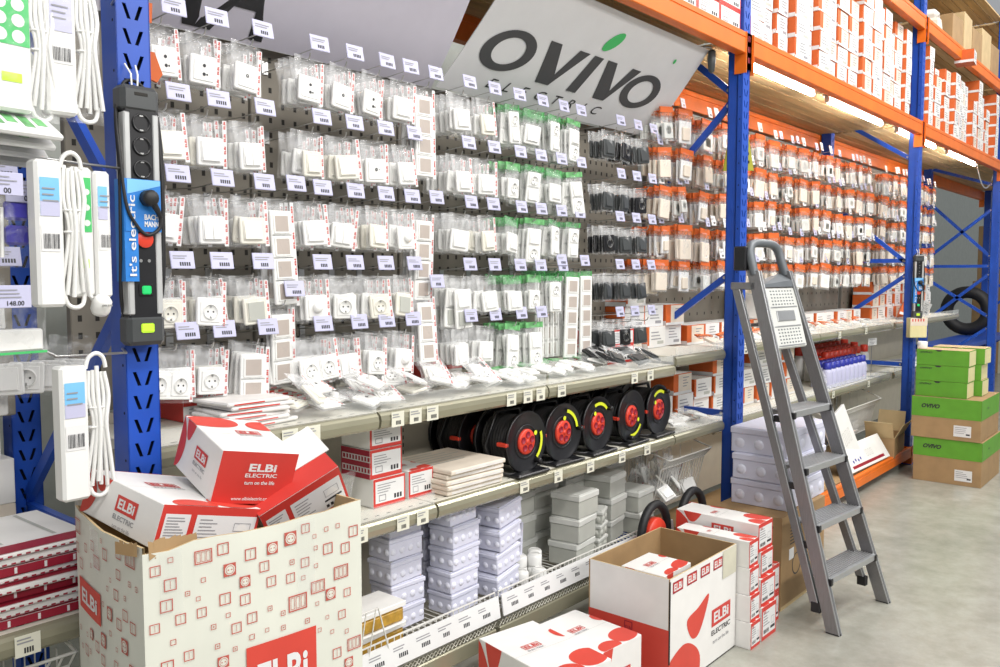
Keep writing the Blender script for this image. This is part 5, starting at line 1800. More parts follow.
for o in OC:
    tag(o, 'x', 'carton', 'small orange and white cartons')
OG = 'small orange and white cartons'
def oc(protos, x, y, z, rz, lab, sc=None):
    o = place(protos, (x, y, z), (0, 0, rz), lab, OG, sc); o['category'] = 'carton'
# upper deck: columns of small cartons over the lit bay and the next one
ZD = 2.866
for b, (xa, xb, nm) in enumerate(((4.37, 7.60, 'deck over the lit bay'), (7.76, 10.9, 'deck past the second upright'))):
    x = xa; ci = 0
    while x < xb - .1:
        wide = ro.random() < .7
        protos = OC[:3] if wide else OC[3:]
        w = .202 if wide else .152
        if x + w > xb:
            break
        yoff = ro.choice((0, 0, 0, .008, .045, -.03))
        nrow = 6 if (b == 0 and ci not in (8, 13)) else ro.choice((4, 5, 6, 5))
        if b == 0 and ci in (4, 5):
            nrow = 5 + (ci == 5)
        z = ZD
        for k in range(nrow):
            oc(protos, x + w / 2, 2.075 + yoff + ro.uniform(-.004, .004), z, ro.uniform(-.04, .04), 'small orange and white carton, %s level of %s column, %s' % (ORD[k], ORD[ci], nm))
            z += .1165 if wide else .1135
        x += w + .004; ci += 1
oc(OC[:1], 8.98, 1.95, ZD + .1165 * 6, .1, 'small orange carton jutting out under the upper crossbeam, past the second upright')
# bay over the banner: red-edged white cartons
RC = carton('small_carton', .235, .16, .10, {'-y': 'small_label', '-x': 'logo', '+z': 'top'}, 'x', group='red-edged cartons over the grey banner')
KIDS[RC.name] = []
fst = True
for k in range(7):
    for j in range(4):
        lab = 'red-edged white carton over the grey banner, %s from the upright, %s layer' % (ORD[6 - k], ORD[j])
        loc = (2.698 + .241 * k, 2.068 + ro.uniform(-.006, .006), ZD + .101 * j)
        if fst:
            RC.location = loc; RC['label'] = lab; fst = False
        else:
            dup(RC, loc, (0, 0, 0), lab)
# goods on the shelves behind the ladder
for b, (xa, xb, zs, nm, rows) in enumerate(((3.78, 4.22, 1.202, 'short shelf by the upright', 3), (3.78, 4.22, .812, 'lower short shelf by the upright', 2), (4.45, 5.85, .762, 'lower shelf behind the ladder', 3), (4.45, 6.1, 1.192, 'shelf behind the ladder', 1), (6.3, 7.5, 1.192, 'shelf above the blue-capped bottles', 1), (7.85, 9.6, 1.192, 'shelf past the second upright', 4))):
    x = xa; ci = 0
    while x < xb:
        w = .202
        for k in range(ro.randint(max(1, rows - 1), rows)):
            oc(OC[:3], x + w / 2, (2.46 if zs > 1 else 2.40) + ro.uniform(-.015, .015), zs + .1165 * k, ro.uniform(-.05, .05), 'small orange and white carton, %s level of %s column, %s' % (ORD[k], ORD[ci], nm))
        x += w + .012; ci += 1
for i in range(12):
    x = 4.5 + .24 * i
    o = place(OB, (x, 2.30, 1.245 + ro.uniform(0, .01)), (-1.3, ro.uniform(-.1, .1), ro.uniform(-.6, .6)), 'orange-topped bag lying on the shelf edge behind the ladder, %s along' % ORD[i], 'orange-topped bags'); o['category'] = 'bagged part'
for i in range(3):
    o = place(OC[:3], (8.35 + .2 * i, 2.22 + .02 * i, 1.20 + .03 * i), (.3, .25, .4 - .3 * i), 'orange and white carton tumbled at the shelf edge past the second upright, %s' % ORD[i], OG); o['category'] = 'carton'
for i, (x, y) in enumerate([(3.80, 2.16), (3.90, 2.12), (3.99, 2.20), (4.08, 2.13), (4.17, 2.2)]):
    o = place(WHITE['plain'], (x, y + .06, .862), (-1.35, ro.uniform(-.2, .2), ro.uniform(-.6, .6)), 'plain white bag lying on the lower short shelf beside the reels, %s along' % ORD[i], 'loose bags on the short shelf'); o['category'] = 'bagged fitting'
# yellow tag hung on the upright side of the board
q = MB(); q.prism([(-.085, -.20), (.085, -.20), (.05, .0), (-.05, .0)], -.006, .006, 'pale_yellow_card'); q.text('A', h=.07, at=(0, -.09), F=frame((0, -.0065, 0), (1, 0, 0), (0, 0, 1)), m='yellow_sticker')
MATS_Y = mat('olive_yellow', (0.42, 0.40, 0.02), 0.5)
q = MB(); q.prism([(-.085, -.24), (.085, -.24), (.045, .0), (-.045, .0)], -.006, .006, 'olive_yellow')
for k in range(4):
    q.box((-.06 + .012 * k * .3, -.008, -.20 + .045 * k), (.06 - .012 * k * .3, -.006, -.185 + .045 * k), 'hole_dark')
o = q.build('hang_card', None, (4.50, 2.10, 2.42), (0, 0, -.9)); tag(o, 'olive yellow trapezoid card hung just past the upright behind the ladder', 'card')
q = MB(); q.tube([(4.50, 2.598, 2.41), (4.50, 2.11, 2.415), (4.50, 2.09, 2.43)], .003, 'steel', 5)
o = q.build('peg_hook'); tag(o, 'long wire hook holding the olive yellow card', 'hook', 'wire hooks with price tags')

# ---------------------------------------------------------------- power strips by the first upright
def strip_body(mb, w, h, d, body):
    mb.bbox((-w / 2, -d, -h), (w / 2, 0, 0), body, .006)
def bachmann(loc, label, sc=1.0):
    root = empty('power_strip', loc); root.scale = (sc, sc, sc)
    tag(root, label, 'power strip', 'long black power strips')
    H, W, D = .60, .084, .046
    m = MB()
    m.bbox((-W / 2 + .002, -D, -H + .06), (W / 2 - .002, 0, -.05), 'black_plastic', .004)
    m.bbox((-W / 2 - .004, -D - .004, -.062), (W / 2 + .004, .002, 0), 'dark_grey_plastic', .010)
    m.bbox((-W / 2 - .004, -D - .004, -H), (W / 2 + .004, .002, -H + .072), 'dark_grey_plastic', .010)
    m.bbox((-.016, -D - .005, -.024), (.016, -D - .003, -.016), 'hole_dark', .001)
    m.build('body', root)
    for s in (-1, 1):
        q = MB(); a, b = sorted((s * W / 2, s * (W / 2 - .016))); q.bbox((a, -D - .002, -H + .072), (b, -.004, -.062), 'silver_plastic', .003); q.build('side_rail', root)
    for k in range(4):
        z = (-.085, -.138, -.191, -.352)[k]
        q = MB()
        q.lathe([(.0215, -.001), (.0215, -.004), (.0185, -.004), (.017, .010), (0, .010)], 'black_plastic', 20, T(0, -D, z), axis='y')
        q.disc((-.008, -D + .0085, z), .003, 'steel', 8); q.disc((.008, -D + .0085, z), .003, 'steel', 8)
        q.box((-.004, -D - .002, z + .015), (.004, -D + .004, z + .019), 'steel'); q.box((-.004, -D - .002, z - .019), (.004, -D + .004, z - .015), 'steel')
        if k == 3:
            q.lathe([(.020, -.005), (.014, -.008), (0, -.009)], 'red_plastic', 16, T(0, -D, z), axis='y')
        q.build('outlet', root)
    q = MB(); q.disc((-.010, -D - .001, -.402), .004, 'steel', 8); q.build('screw', root)
    q = MB(); q.disc((.010, -D - .001, -.402), .004, 'steel', 8); q.build('screw', root)
    q = MB(); q.bbox((-.017, -D - .004, -.484), (.017, -D, -.456), 'black_plastic', .002); q.bbox((-.011, -D - .007, -.480), (.011, -D - .003, -.460), 'green_switch', .003); q.build('switch', root)
    q = MB(); q.bbox((-.016, -D - .0065, -.570), (.016, -D - .003, -.548), 'lime_sticker', .003); q.build('sticker', root)
    # blue sleeve
    q = MB()
    q.box((-W / 2 - .006, -D - .0072, -.450), (-W / 2 + .024, -D - .0058, -.215), 'card_blue')
    q.box((-W / 2 - .006, -D - .0090, -.335), (W / 2 - .004, -D - .0074, -.215), 'card_blue')
    q.box((-W / 2 - .008, -D - .0072, -.450), (-W / 2 - .006, -.01, -.215), 'card_blue')
    F = frame((0, -D - .0090, -.335), (1, 0, 0), (0, 0, 1), .0008)
    q.add([(-W / 2, .085, .0), (-W / 2, .119, .0), (W / 2 - .005, .119, 0), (W / 2 - .005, .108, 0)], [(0, 3, 2, 1)], 'card_sky', False, F)
    q.build('blue_sleeve', root)
    q = MB()
    q.text('BACH', w=.034, h=.013, at=(.014, .034), F=F, m='label_white', bold=.03); q.text('MANN', w=.034, h=.013, at=(.014, .018), F=F, m='label_white', bold=.03)
    G = frame((-W / 2 + .009, -D - .0072, -.345), (0, 0, 1), (-1, 0, 0), .0024)
    q.text("It's electric", w=.185, h=.017, at=(.0, .0), F=G, m='label_white', bold=.01)
    q.build('lettering', root)
    # plug and cable looped round
    q = MB()
    q.lathe([(.0, -.030), (.014, -.030), (.019, -.022), (.019, -.002), (0, -.002)], 'black_rubber', 16, T(.004, -D - .009, -.258), axis='y')
    q.tube([(.004, -D - .025, -.258), (.022, -D - .023, -.285), (.034, -D - .015, -.301)], [.010, .007, .005], 'black_rubber', 8)
    q.build('plug', root)
    q = MB()
    pts = [(.034, -D - .015, -.301), (.030, -D - .013, -.328), (.0, -D - .013, -.342), (-.028, -D - .013, -.315), (-.046, -D - .010, -.27), (-.052, -D + .002, -.15), (-.044, -.02, -.06), (-.02, -.012, .010), (.02, -.012, .008), (.046, -.02, -.05), (.052, -D + .01, -.2), (.050, -D + .012, -.38), (.046, -.02, -.50), (.02, -.004, -.57)]
    def smooth(P, n=5):
        out = []
        V_ = [Vector(p) for p in P]
        for i in range(len(V_) - 1):
            p0, p1, p2, p3 = V_[max(i - 1, 0)], V_[i], V_[i + 1], V_[min(i + 2, len(V_) - 1)]
            for j in range(n):
                t = j / n
                out.append(.5 * ((2 * p1) + (p2 - p0) * t + (2 * p0 - 5 * p1 + 4 * p2 - p3) * t * t + (3 * p1 - p0 - 3 * p2 + p3) * t ** 3))
        out.append(V_[-1])
        return [tuple(v) for v in out]
    q.tube(smooth(pts), .0042, 'black_rubber', 6)
    pts = [(-.02, -.004, -.57), (-.046, -.02, -.50), (-.052, -D + .008, -.36), (-.050, -D + .008, -.2), (-.046, -.02, -.06), (-.02, -.008, .004)]
    q.tube(smooth(pts), .0042, 'black_rubber', 6)
    pts = [(.02, -.004, -.57), (.054, -.02, -.48), (.058, -D + .018, -.3), (.056, -D + .02, -.12), (.04, -.02, -.02), (.0, -.004, .006)]
    q.tube(smooth(pts), .0042, 'black_rubber', 6)
    q.build('cable', root)
    q = MB()
    for s in (-.008, .008):
        q.tube([(s * .8, -.02, -.012), (s, -.02, .03), (s * 1.6, -.001, .055)], .0022, 'white_plastic', 5)
    q.build('hanging_tie', root)
    return root
bachmann((.972, 1.969, 2.035), 'long black power strip with blue sleeve and silver rails, tied to the nearer upright')
o = bachmann((7.605, 1.956, 1.765), 'long black power strip tied to the upright beside the green cartons', .88); o.rotation_euler = (0, 0, -.85)
m = MB(); m.bbox((-.075, -.06, 0), (.075, .0, .165), 'pale_yellow_card', .004); m.box((-.075, -.061, .10), (.075, -.06, .165), 'cream_card')
for i in range(5):
    m.box((-.06 + .024 * i, -.062, .135), (-.05 + .024 * i, -.061, .158), 'red_print')
o = m.build('card_box', None, (7.625, 1.965, 1.08), (0, 0, -.75)); tag(o, 'cream card box fixed to the upright below the small power strip', 'box')

SM = lambda P, n=5: [tuple(v) for v in _smooth([Vector(p) for p in P], n)]
def _smooth(V_, n):
    out = []
    for i in range(len(V_) - 1):
        p0, p1, p2, p3 = V_[max(i - 1, 0)], V_[i], V_[i + 1], V_[min(i + 2, len(V_) - 1)]
        for j in range(n):
            t = j / n
            out.append(.5 * ((2 * p1) + (p2 - p0) * t + (2 * p0 - 5 * p1 + 4 * p2 - p3) * t * t + (3 * p1 - p0 - 3 * p2 + p3) * t ** 3))
    out.append(V_[-1])
    return out
def lead(loc, rz, label, h=.27, w=.058, green=False, sides=1, cab=True, lbl='blue', film=True, tilt=0):
    """white extension lead in film: strip body, bundled flex beside it"""
    root = empty('extension_lead', loc, (0, tilt, rz))
    tag(root, label, 'extension lead', 'white extension leads in clear film')
    m = MB(); m.bbox((-w / 2, -.042, -h), (w / 2, 0, 0), 'white_plastic', .006); m.build('strip', root)
    F = frame((-w / 2, -.042, -h), (1, 0, 0), (0, 0, 1), .0012)
    q = MB()
    if green:
        rect(q, F, .004, h * .50, w - .004, h * .92, 'green_print')
        for i in range(2):
            for j in range(3):
                ring(q, F, w * (.30 + .4 * i), h * (.57 + .12 * j), 0, w * .15, 'label_white', 12, lift=.0004)
        rect(q, F, w * .3, h * .22, w * .75, h * .29, 'lime_sticker')
    else:
        rect(q, F, .008, h * .62, w - .008, h * .88, 'card_sky' if lbl == 'blue' else 'tag_lilac')
        rect(q, F, .008, h * .62, w - .008, h * .72, 'tag_lilac', .0003); lines(q, F @ T(0, 0, .0006), .012, h * .80, w * .6, 3, .012, .003)
        rect(q, F, .008, h * .38, w - .008, h * .56, 'label_white'); barcode(q, F @ T(0, 0, .0004), .012, h * .40, w * .6, h * .10)
    q.build('label', root)
    if cab:
        q = MB()
        x0 = sides * (w / 2 + .030)
        for k in range(6):
            dx = (k - 2.5) * .0075
            yy = -.012 - .006 * (k % 3)
            b = R.uniform(-.008, .008)
            q.tube(SM([(x0 + dx * .7, yy, -.012 + b), (x0 + dx, yy - .006, -h * .25), (x0 + dx * .55, yy - .010, -h * .45), (x0 + dx, yy - .006, -h * .7), (x0 + dx * 1.5, yy, -h * .92 + b)], 4), .0046, 'white_plastic', 6)
        for z in (-.0, -h * .93):
            q.tube(SM([(x0 - .022, -.014, z - (.01 if z > -.1 else -.01)), (x0 - .016, -.016, z + (.012 if z > -.1 else -.016)), (x0, -.018, z + (.022 if z > -.1 else -.024)), (x0 + .016, -.016, z + (.012 if z > -.1 else -.016)), (x0 + .022, -.014, z - (.01 if z > -.1 else -.01))], 3), .0048, 'white_plastic', 6)
        q.build('flex', root)
        q = MB()
        for z in (-h * .33, -h * .48):
            q.tube([(x0 + .02 * math.cos(a), -.018 + .013 * math.sin(a), z) for a in [2 * PI * i / 10 for i in range(10)]], .0025, 'white_plastic', 5, closed=True)
        q.build('tie', root)
    if film:
        q = MB(); pouch(q, w + .075, h + .03, .06, rb_, 'clear_film', None, nx=5, nz=9)
        q.v = [(x + sides * .022, y - .024, z + .02) for x, y, z in q.v]
        q.build('film', root)
    return root
lead((.655, 1.86, 2.175), .1, 'white extension lead with green label at the very top corner, cable looped beside it', .255, .085, green=True)
lead((.766, 1.88, 2.20), -.02, 'white extension lead with barcode hung at the top beside the blue upright', .27, .060, lbl='white')
lead((.713, 1.84, 1.83), .05, 'white extension lead with pale blue label hung on the middle hook', .295, .054, sides=1, film=False)
lead((.793, 1.87, 1.825), -.05, 'white extension lead with green round-dotted label on the middle hook', .27, .045, green=True, cab=False, film=False)
lead((.853, 1.91, 1.825), -.02, 'narrow white extension lead behind the green-labelled one beside the power strip', .275, .036, cab=False, film=False)
lead((.757, 1.86, 1.41), .04, 'white extension lead with barcode hung alone on the lower hook', .285, .058, film=False)
q = MB(); q.lathe([(0, -.02), (.016, -.02), (.020, -.012), (.020, .012), (.012, .022), (0, .022)], 'white_plastic', 14, RX(.5)); q.tube([(-.006, -.02, 0), (-.006, -.036, 0)], .0022, 'steel', 6); q.tube([(.006, -.02, 0), (.006, -.036, 0)], .0022, 'steel', 6)
q.tube(SM([(0, .02, 0), (-.02, .03, .04), (-.05, .02, .12), (-.06, .01, .2)], 4), .0045, 'white_plastic', 6)
o = q.build('plug', None, (.83, 1.84, 1.535)); tag(o, 'white plug hanging out of its film below the green round-dotted label', 'plug')
for (z, x0, lab, lift) in ((1.845, .72, 'steel hook with upturned tip reaching from the upright at the middle level', .02), (1.425, .73, 'steel hook reaching from the upright at the lower level', .0), (2.225, .70, 'steel hook reaching from the upright at the top', .02)):
    q = MB(); q.tube([(.944, 1.99, z), (.92, 1.92, z - .004), (x0 + .03, 1.905, z), (x0 - .005, 1.90, z + .02)], .0032, 'steel', 6)
    o = q.build('side_hook'); tag(o, lab, 'hook', 'hooks on the upright')
# bags and tags at the picture's edge
q = MB(); pouch(q, .12, .15, .035, rb_, 'clear_film'); o = q.build('bagged_clips', None, (.660, 1.87, 1.765), (0, 0, .1)); tag(o, 'clear bag with purple plastic parts beside the pale blue label', 'bagged part')
for k in range(2):
    p = MB(); p.bbox((-.005, -.012, -.105 + .05 * k), (.04, .008, -.065 + .05 * k), 'purple_plastic', .006); p.build('purple_clip', o)
p = MB()
for k in range(4):
    p.tube([(-.05 + .012 * k, -.006, -.13), (-.048 + .012 * k, -.006, -.03)], .004, 'white_plastic', 6)
p.build('white_rod', o)
q = MB(); pouch(q, .14, .12, .05, rb_, 'clear_film'); o = q.build('bagged_clips', None, (.665, 1.87, 1.545), (0, 0, .1)); tag(o, 'clear bag with white block and green print, lowest at the left edge', 'bagged part')
p = MB(); p.bbox((-.055, -.02, -.10), (.05, .015, -.055), 'white_plastic', .004); p.box((-.06, -.022, -.105), (.055, -.021, -.10), 'green_print'); p.build('white_block', o)
for k in range(4):
    q = MB(); q.bbox((-.07, -.007, -.095), (.07, .007, .0), 'lamp_body', .004); q.box((-.065, -.0075, -.085), (.065, -.007, -.02), 'label_white'); [q.box((-.06 + .03 * j, -.0085, -.075 + .012 * (j % 2)), (-.04 + .03 * j, -.0075, -.03), 'green_header') for j in range(4)]
    o = q.build('bagged_clips', None, (.668, 1.87 + .03 * k, 1.925 - .008 * k), (-1.0 + .12 * k, 0, .15)); tag(o, 'green and white pack lying in the pile over the middle hook, %s from the top' % ORD[k], 'bagged part', 'green and white packs')
for i, (x, z) in enumerate([(.628, 1.775), (.690, 1.768), (.635, 1.558)]):
    q = MB(); q.bbox((-.036, -.003, -.022), (.036, 0, .022), 'tag_lilac', .001); F = frame((-.036, -.003, -.022), (1, 0, 0), (0, 0, 1), .0006)
    lines(q, F, .006, .034, .055, 3, .007, .002)
    q.text('148.00' if i == 2 else '00', w=.032 if i == 2 else .014, at=(.042, .009), F=F, m='black_print', bold=.02)
    o = q.build('price_tag', None, (x, 1.79 if i != 1 else 1.86, z), (0, 0, .08)); tag(o, ['lilac price tag at the left edge above the purple parts', 'lilac price tag half behind the pale blue labelled lead', 'lilac price tag reading 148.00 between two clear bags'][i], 'price tag')
# hanging bags on the board beyond the upright's left side
for ri in range(5):
    for hi in range(3):
        x, z = .45 + .17 * hi, 2.25 - .22 * ri
        o = place(WHITE['plain'], (x, 2.40, z), (0, R.uniform(-.1, .1), R.uniform(-.3, .3)), 'plain white bag on the board behind extension leads, %s across in %s row' % (ORD[hi], ROWN[ri]), 'plain bags behind the extension leads'); o['category'] = 'bagged fitting'
        o = place(HOOKS, (x, 2.62, z + .003), (0, 0, 0), 'wire hook behind the extension leads, %s across in %s row' % (ORD[hi], ROWN[ri]), 'wire hooks with price tags'); o['category'] = 'hook'
for i in range(4):
    o = place(WHITE['plain'], (.80 + .055 * i, 2.32, 1.43), (0, R.uniform(-.1, .1), R.uniform(-.7, -.4)), 'grey-looking clear bag hung beside the lower brace, %s along' % ORD[i], 'bags beside the lower brace'); o['category'] = 'bagged fitting'
carton('carton', .20, .16, .145, {'-y': 'logo', '-x': 'plain'}, 'white carton with red spot seen behind the slanting brace', group=EL, loc=(.80, 2.74, 1.072))
carton('carton', .22, .18, .13, {'-y': 'plain'}, 'plain white carton under the one seen behind the slanting brace', group=EL, loc=(.82, 2.74, .94))
carton('carton', .22, .18, .148, {'-y': 'plain'}, 'plain cream carton lowest behind the slanting brace', group=EL, loc=(.82, 2.74, .791), body='cream_card')
# red striped packs on the low shelf at the edge
z = .792
for k in range(9):
    w = .165 if k % 3 else .15
    h = (.022, .018, .014)[k % 3]
    q = MB(); lo, hi = (-.30, -w, 0), (.30, w, h); q.bbox(lo, hi, 'white_card', .004)
    f = box_frames(lo, hi)
    if k % 3 == 0:
        rect(q, f['-y'], 0, .001, .6, h - .001, 'dark_red')
        for j in range(9):
            rect(q, f['-y'], .03 + .065 * j, .004, .036 + .065 * j, h - .004, 'label_white', .0004)
    else:
        for j in range(30):
            rect(q, f['-y'], .01 + .0195 * j, .003, .021 + .0195 * j, .0075, 'pinkish')  if False else rect(q, f['-y'], .01 + .0195 * j, .003, .020 + .0195 * j, .007, 'dark_red', .0003)
    rect(q, f['+z'], 0, 0, .6, w * .35, 'dark_red')
    for j in range(5):
        rect(q, f['+z'], .05 + .12 * j, w * .45, .06 + .12 * j, w * 1.9, 'grey_plastic')
    o = q.build('striped_pack', None, (.595 + R.uniform(-.012, .012), 2.235 + .012 * (k % 2), z), (0, 0, R.uniform(-.03, .03))); z += h + .002
    tag(o, 'flat white pack with dark red stripe on the low edge shelf, %s from the bottom' % ORD[k], 'flat pack', 'dark red striped packs')
# wire basket hanging below that shelf
def wire_basket(loc, L, D, H, label, rz=0, slope=.5):
    root = empty('wire_basket', loc, (0, 0, rz)); tag(root, label, 'basket', 'white wire baskets')
    m = MB()
    n = int(L / .028)
    for i in range(n + 1):
        x = -L / 2 + L * i / n
        m.tube([(x, D, H), (x, D, .0), (x, .05, 0), (x, .0, H * slope), (x, -.045, H * slope + .05)], .0032, 'white_wire', 4, caps=False)
    for p in ((0, H * slope), (-.045, H * slope + .05), (.05, 0), (D, H), (D * .5, 0)):
        m.tube([(-L / 2, p[0], p[1]), (L / 2, p[0], p[1])], .0045, 'white_wire', 5)
    for s in (-1, 1):
        x = s * L / 2
        m.tube([(x, -.045, H * slope + .05), (x, D, H)], .0045, 'white_wire', 5)
        for k in range(1, 5):
            y = D * k / 5
            m.tube([(x, y, 0), (x, y, H * slope + (H - H * slope) * k / 5)], .0021, 'white_wire', 4, caps=False)
    m.build('wires', root)
    return root
wire_basket((.55, 2.125, .52), .6, .35, .238, 'white wire basket hung under the low shelf of striped packs')
wire_basket((3.985, 2.135, .415), .46, .36, .362, 'white wire basket of small bags beside the reels and the upright', 0, .55)
wire_basket((5.75, 2.19, .295), .55, .36, .432, 'white wire basket behind the tilted white panels', 0, .5)
wire_basket((6.85, 2.22, .295), 1.30, .36, .432, 'long white wire basket of blue packs beside the rack upright', 0, .5)
for i in range(16):
    o = place(WHITE['sock'] if i % 2 else WHITE['plain'], (3.80 + .024 * i, 2.20 + .06 * (i % 4), .545 + .045 * (i % 3)), (R.uniform(-.8, .2), R.uniform(-.4, .4), R.uniform(-.8, .8)), 'small bag tossed in the wire basket by the upright, %s along' % ORD[i], 'bags in the wire basket'); o['category'] = 'bagged part'
for i in range(9):
    q = MB(); q.bbox((-.10, -.10, 0), (.10, .10, .03), 'card_blue' if i % 3 == 0 else 'rag_white', .006)
    o = q.build('flat_pack', None, (6.55 + .28 * (i % 3), 2.36, .31 + .036 * (i // 3)), (R.uniform(.05, .1), 0, R.uniform(-.2, .2))); tag(o, '%s pack in the long wire basket, %s one' % ('blue' if i % 3 == 0 else 'white', ORD[i]), 'flat pack', 'packs in the long wire basket')
for i in range(10):
    o = place(WHITE['plain'], (5.55 + .045 * i, 2.29 + .05 * (i % 3), .47), (R.uniform(-.8, 0), R.uniform(-.4, .4), R.uniform(-.8, .8)), 'small clear bag in the basket behind tilted panels, %s along' % ORD[i], 'bags in the far wire basket'); o['category'] = 'bagged fitting'
# reels standing behind the open carton
for i, (x, y) in enumerate([(3.40, 1.955), (3.745, 1.945)]):
    root = empty('hand_reel', (x, y, .0))
    tag(root, ['red reel with black hoop handle just behind the open carton', 'red reel with black hoop handle behind the long topmost carton'][i], 'cable reel')
    m = MB(); m.tube([(-.10, .02, .006), (.10, .02, .006)], .006, 'black_plastic', 6); m.tube([(-.09, .02, .006), (-.09, .02, .40)], .008, 'black_plastic', 6); m.tube([(.09, .02, .006), (.09, .02, .40)], .008, 'black_plastic', 6); m.build('stand', root)
    m = MB(); m.lathe([(0, -.01), (.075, -.01), (.08, 0), (.08, .03), (0, .03)], 'red_plastic', 28, T(0, 0, .40), axis='y'); m.build('drum', root)
    m = MB(); m.tube([(.118 * math.cos(a), .01,   .40 + .14 * math.sin(a)) for a in [PI * (k / 14) for k in range(15)]], .020, 'black_rubber', 8); m.build('hoop_handle', root)
# ---------------------------------------------------------------- blue-capped and red-capped bottles
def bottle_proto(cap, name, rb2=.034, h=.15):
    root = empty(name)
    m = MB(); m.lathe([(0, 0), (rb2, 0), (rb2 + .001, .004), (rb2, h * .62), (rb2 * .8, h * .72), (rb2 * .5, h * .76), (rb2 * .5, h * .8)], 'lamp_body' if cap == 'red' else 'tag_lilac', 14); m.build('bottle', root)
    m = MB(); m.lathe([(rb2 * .75, h * .74), (rb2 * .78, h * .76), (rb2 * .74, h * .98), (rb2 * .6, h), (0, h)], 'red_plastic' if cap == 'red' else 'blue_cap', 14); m.build('cap', root)
    tag(root, 'x', 'bottle', cap + '-capped bottles on the lower shelf'); KIDS[root.name] = [(c, []) for c in kids(root)]
    return root
BB, BR = bottle_proto('blue', 'capped_bottle', .04, .19), bottle_proto('red', 'capped_bottle', .043, .19)
for r in range(2):
    for i in range(9):
        x, y = 6.32 + .098 * i + .03 * r, 2.22 + .085 * r
        lab = 'blue-capped bottle, %s along in the %s row of the lower shelf' % (ORD[i], ['front', 'second'][r])
        if BB['label'] == 'x':
            BB.location = (x, y, .763); BB['label'] = lab
        else:
            dup(BB, (x, y, .763), (0, 0, R.uniform(-1, 1)), lab)
for r in range(3):
    for i in range(10):
        x, y = 6.66 + .105 * i + (.10 if i > 8 else 0), (2.39, 2.475, 2.56)[r]
        lab = 'red-capped bottle, %s along in the %s row behind blue caps' % (ORD[i], ['front', 'middle', 'rear'][r])
        if i > 7 or True:
            if BR['label'] == 'x':
                BR.location = (x, y, .763 + .0); BR['label'] = lab
            else:
                dup(BR, (x, y, .763), (0, 0, 0), lab, None, (1, 1, 1.2 + .1 * r))
q = MB(); q.tube([(0, .004, .02), (0, .004, -.255)], .003, 'steel', 6); q.disc((0, .004, -.2555), .03, 'steel', 12, axis='z'); q.bbox((-.08, -.003, 0), (.08, .003, .06), 'label_white', .001); lines(q, frame((-.08, -.003, 0), (1, 0, 0), (0, 0, 1)), .012, .048, .13, 4, .012, .004)
o = q.build('price_tag', None, (7.30, 2.20, 1.02), (0, 0, -.1)); tag(o, 'white price sign standing over the red-capped bottles near the upright', 'price tag')
# clear bag and white cap sitting in front of the bottles
q = MB(); pouch(q, .20, .14, .09, rb_, 'clear_film'); o = q.build('clear_bag', None, (6.17, 2.24, .90), (-.3, 0, 0)); tag(o, 'puffed clear bag on the lower shelf at the near end of blue caps', 'bag')
# tilted white panels and open brown carton on the bottom level
def panel(loc, L, H, rot, label, stripe):
    m = MB(); m.bbox((-L / 2, -.012, 0), (L / 2, .012, H), 'white_card', .003)
    F = frame((-L / 2, -.012, 0), (1, 0, 0), (0, 0, 1))
    if stripe:
        rect(m, F, .06, .02, L - .1, .042, 'dark_red'); [ring(m, F, .12 + .05 * i, .07 + .008 * (i % 2), 0, .013, 'blue_cap', 8) for i in range(4)]
    else:
        outline(m, F, L * .35, H * .68, L * .45, H * .86, .004, 'grey_plastic')
    for i in range(3):
        outline(m, F, L * .5 + .05 * i, H * .35, L * .5 + .03 + .05 * i, H * .6, .003, 'grey_plastic')
    tag(m.build('white_panel', None, loc, rot), label, 'panel')
panel((6.42, 2.06, .20), .40, .40, (-.25, -.30, 0), 'tilted white packing panel leaning at the wire baskets above the orange beam', False)
panel((6.66, 1.99, .160), .82, .20, (-.55, .0, -.03), 'long white packing panel with dark red stripe leaning beside the open brown carton', True)
panel((5.30, 2.04, .154), .30, .25, (-.25, .0, .02), 'white packing panel seen between the ladder treads', True)
root = empty('open_carton', (7.31, 2.08, .138), (0, 0, .08)); tag(root, 'small open brown carton with raised flaps at the end of the orange beam', 'carton')
m = MB(); t = .005
for lo, hi in (((-.2, -.11, 0), (.2, -.105, .16)), ((-.2, .105, 0), (.2, .11, .16)), ((-.2, -.105, 0), (-.195, .105, .16)), ((.195, -.105, 0), (.2, .105, .16)), ((-.2, -.11, -.002), (.2, .11, .002))):
    m.box(lo, hi, 'kraft')
m.build('walls', root)
m = MB(); m.box((-.2, 0, 0), (.2, .004, .12), 'kraft_light', T(0, -.11, .16) @ RX(.5)); m.build('flap', root)
m = MB(); m.box((-.002, -.105, 0), (.002, .105, .17), 'kraft_light', T(.2, 0, .16) @ RY(.35)); m.build('flap', root)
m = MB(); m.box((-.002, -.105, 0), (.002, .105, .15), 'kraft_light', T(-.2, 0, .16) @ RY(-.5)); m.build('flap', root)
# folded papers on the lowest shelf past the second upright
for i in range(5):
    q = MB(); q.bbox((-.20, -.14, 0), (.20, .14, .012), 'label_white', .002); lines(q, box_frames((-.2, -.14, 0), (.2, .14, .012))['+z'], .03, .22, .3, 6, .03, .012, 'blue_cap')
    o = q.build('catalogue', None, (8.35 + .28 * i, 2.26, .765 + .014 * (i % 2)), (0, 0, R.uniform(-.4, .4))); tag(o, 'white leaflet with blue print on the lower shelf past the second upright, %s along' % ORD[i], 'leaflet', 'leaflets')
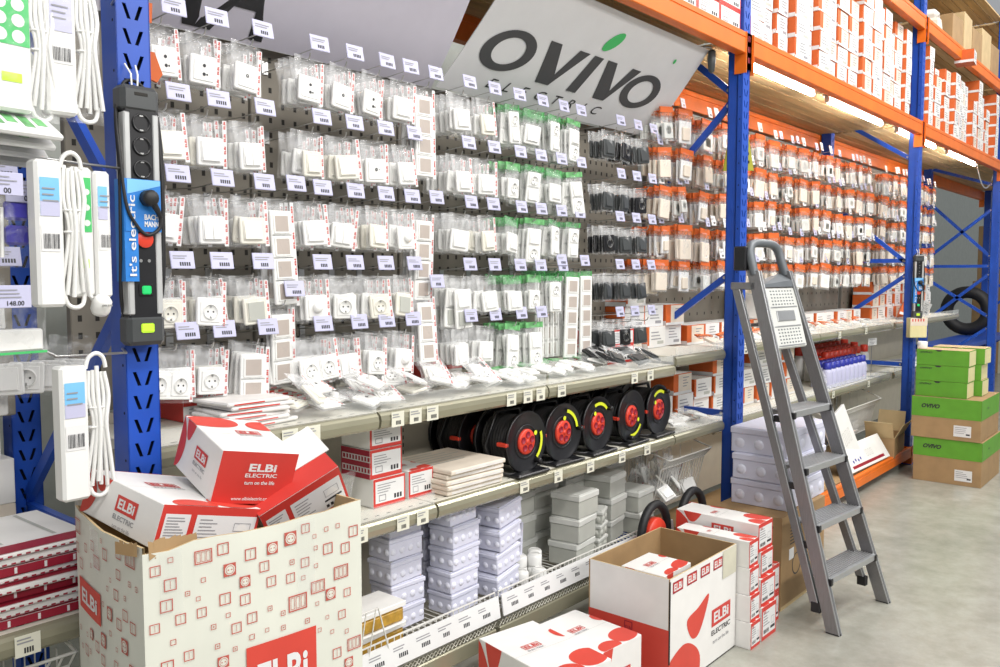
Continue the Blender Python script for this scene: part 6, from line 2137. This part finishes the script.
# boxes and parcels on the upper level
for i, (x, w, h, d) in enumerate([(8.98, .36, .30, .36), (9.37, .38, .40, .40), (9.78, .40, .34, .40), (10.2, .42, .42, .42), (10.64, .38, .36, .40)]):
    m = MB(); lo, hi = (-w / 2, -d / 2, 0), (w / 2, d / 2, h); m.bbox(lo, hi, 'kraft_light' if i % 2 else 'kraft', .003)
    rect(m, box_frames(lo, hi)['-x'], d * .45, 0, d * .55, h, 'tape')
    o = m.build('brown_carton', None, (x, 2.02 + d / 2, 3.713), (0, 0, R.uniform(-.04, .04))); tag(o, 'brown carton on the upper level under the roof boards, %s from the middle upright' % ORD[i], 'carton', 'brown cartons on the upper level')
m = MB(); m.bbox((-.18, -.15, 0), (.18, .15, .20), 'kraft_light', .02); pouch(m, .46, .30, .36, rb_, 'clear_film')
m.v = [(x, y, z + .31) if z < .0001 and False else (x, y, z) for x, y, z in m.v]
m = MB(); m.bbox((-.18, -.15, 0), (.18, .15, .17), 'cream_card', .03); m.bbox((-.14, -.13, .165), (.16, .12, .26), 'rag_white', .04)
o = m.build('wrapped_parcel', None, (8.50, 2.20, 3.713), (0, 0, .2)); tag(o, 'cream wrapped parcel at the upper level beside the brown cartons', 'parcel')
# things far beyond the last bay
for i, (x, y, z, L, W, H) in enumerate([(16.4, 2.75, 0, 1.2, .9, 1.5), (16.4, 2.75, 1.502, 1.1, .8, .9), (18.0, 2.9, 0, 1.2, .9, 1.3)]):
    m = MB(); lo, hi = (-L / 2, -W / 2, 0), (L / 2, W / 2, H); m.bbox(lo, hi, 'kraft', .006)
    rect(m, box_frames(lo, hi)['-x'], W * .46, 0, W * .54, H, 'tape')
    o = m.build('brown_carton', None, (x, y, z)); tag(o, ['big brown carton standing beyond the farthest upright', 'brown carton on top of the big one beyond the farthest upright', 'brown carton farthest down the aisle'][i], 'carton')
m = MB(); m.tube([(0, .26 * math.cos(a), .34 + .26 * math.sin(a)) for a in [2 * PI * i / 28 for i in range(28)]], .085, 'black_rubber', 12, closed=True)
o = m.build('cable_coil', None, (13.3, 2.75, .76), (0, 0, .0)); tag(o, 'big black coil standing on the shelf beyond the crossed braces', 'coil')
m = MB(); m.bbox((11.1, 2.35, .70), (14.3, 2.85, .755), 'blue_steel', .004); tag(m.build('shelf'), 'blue shelf beam carrying the black coil in the farthest bay', 'shelf')
for o in list(bpy.data.objects):
    if o.get('label') == 'x':
        bpy.data.objects.remove(o)
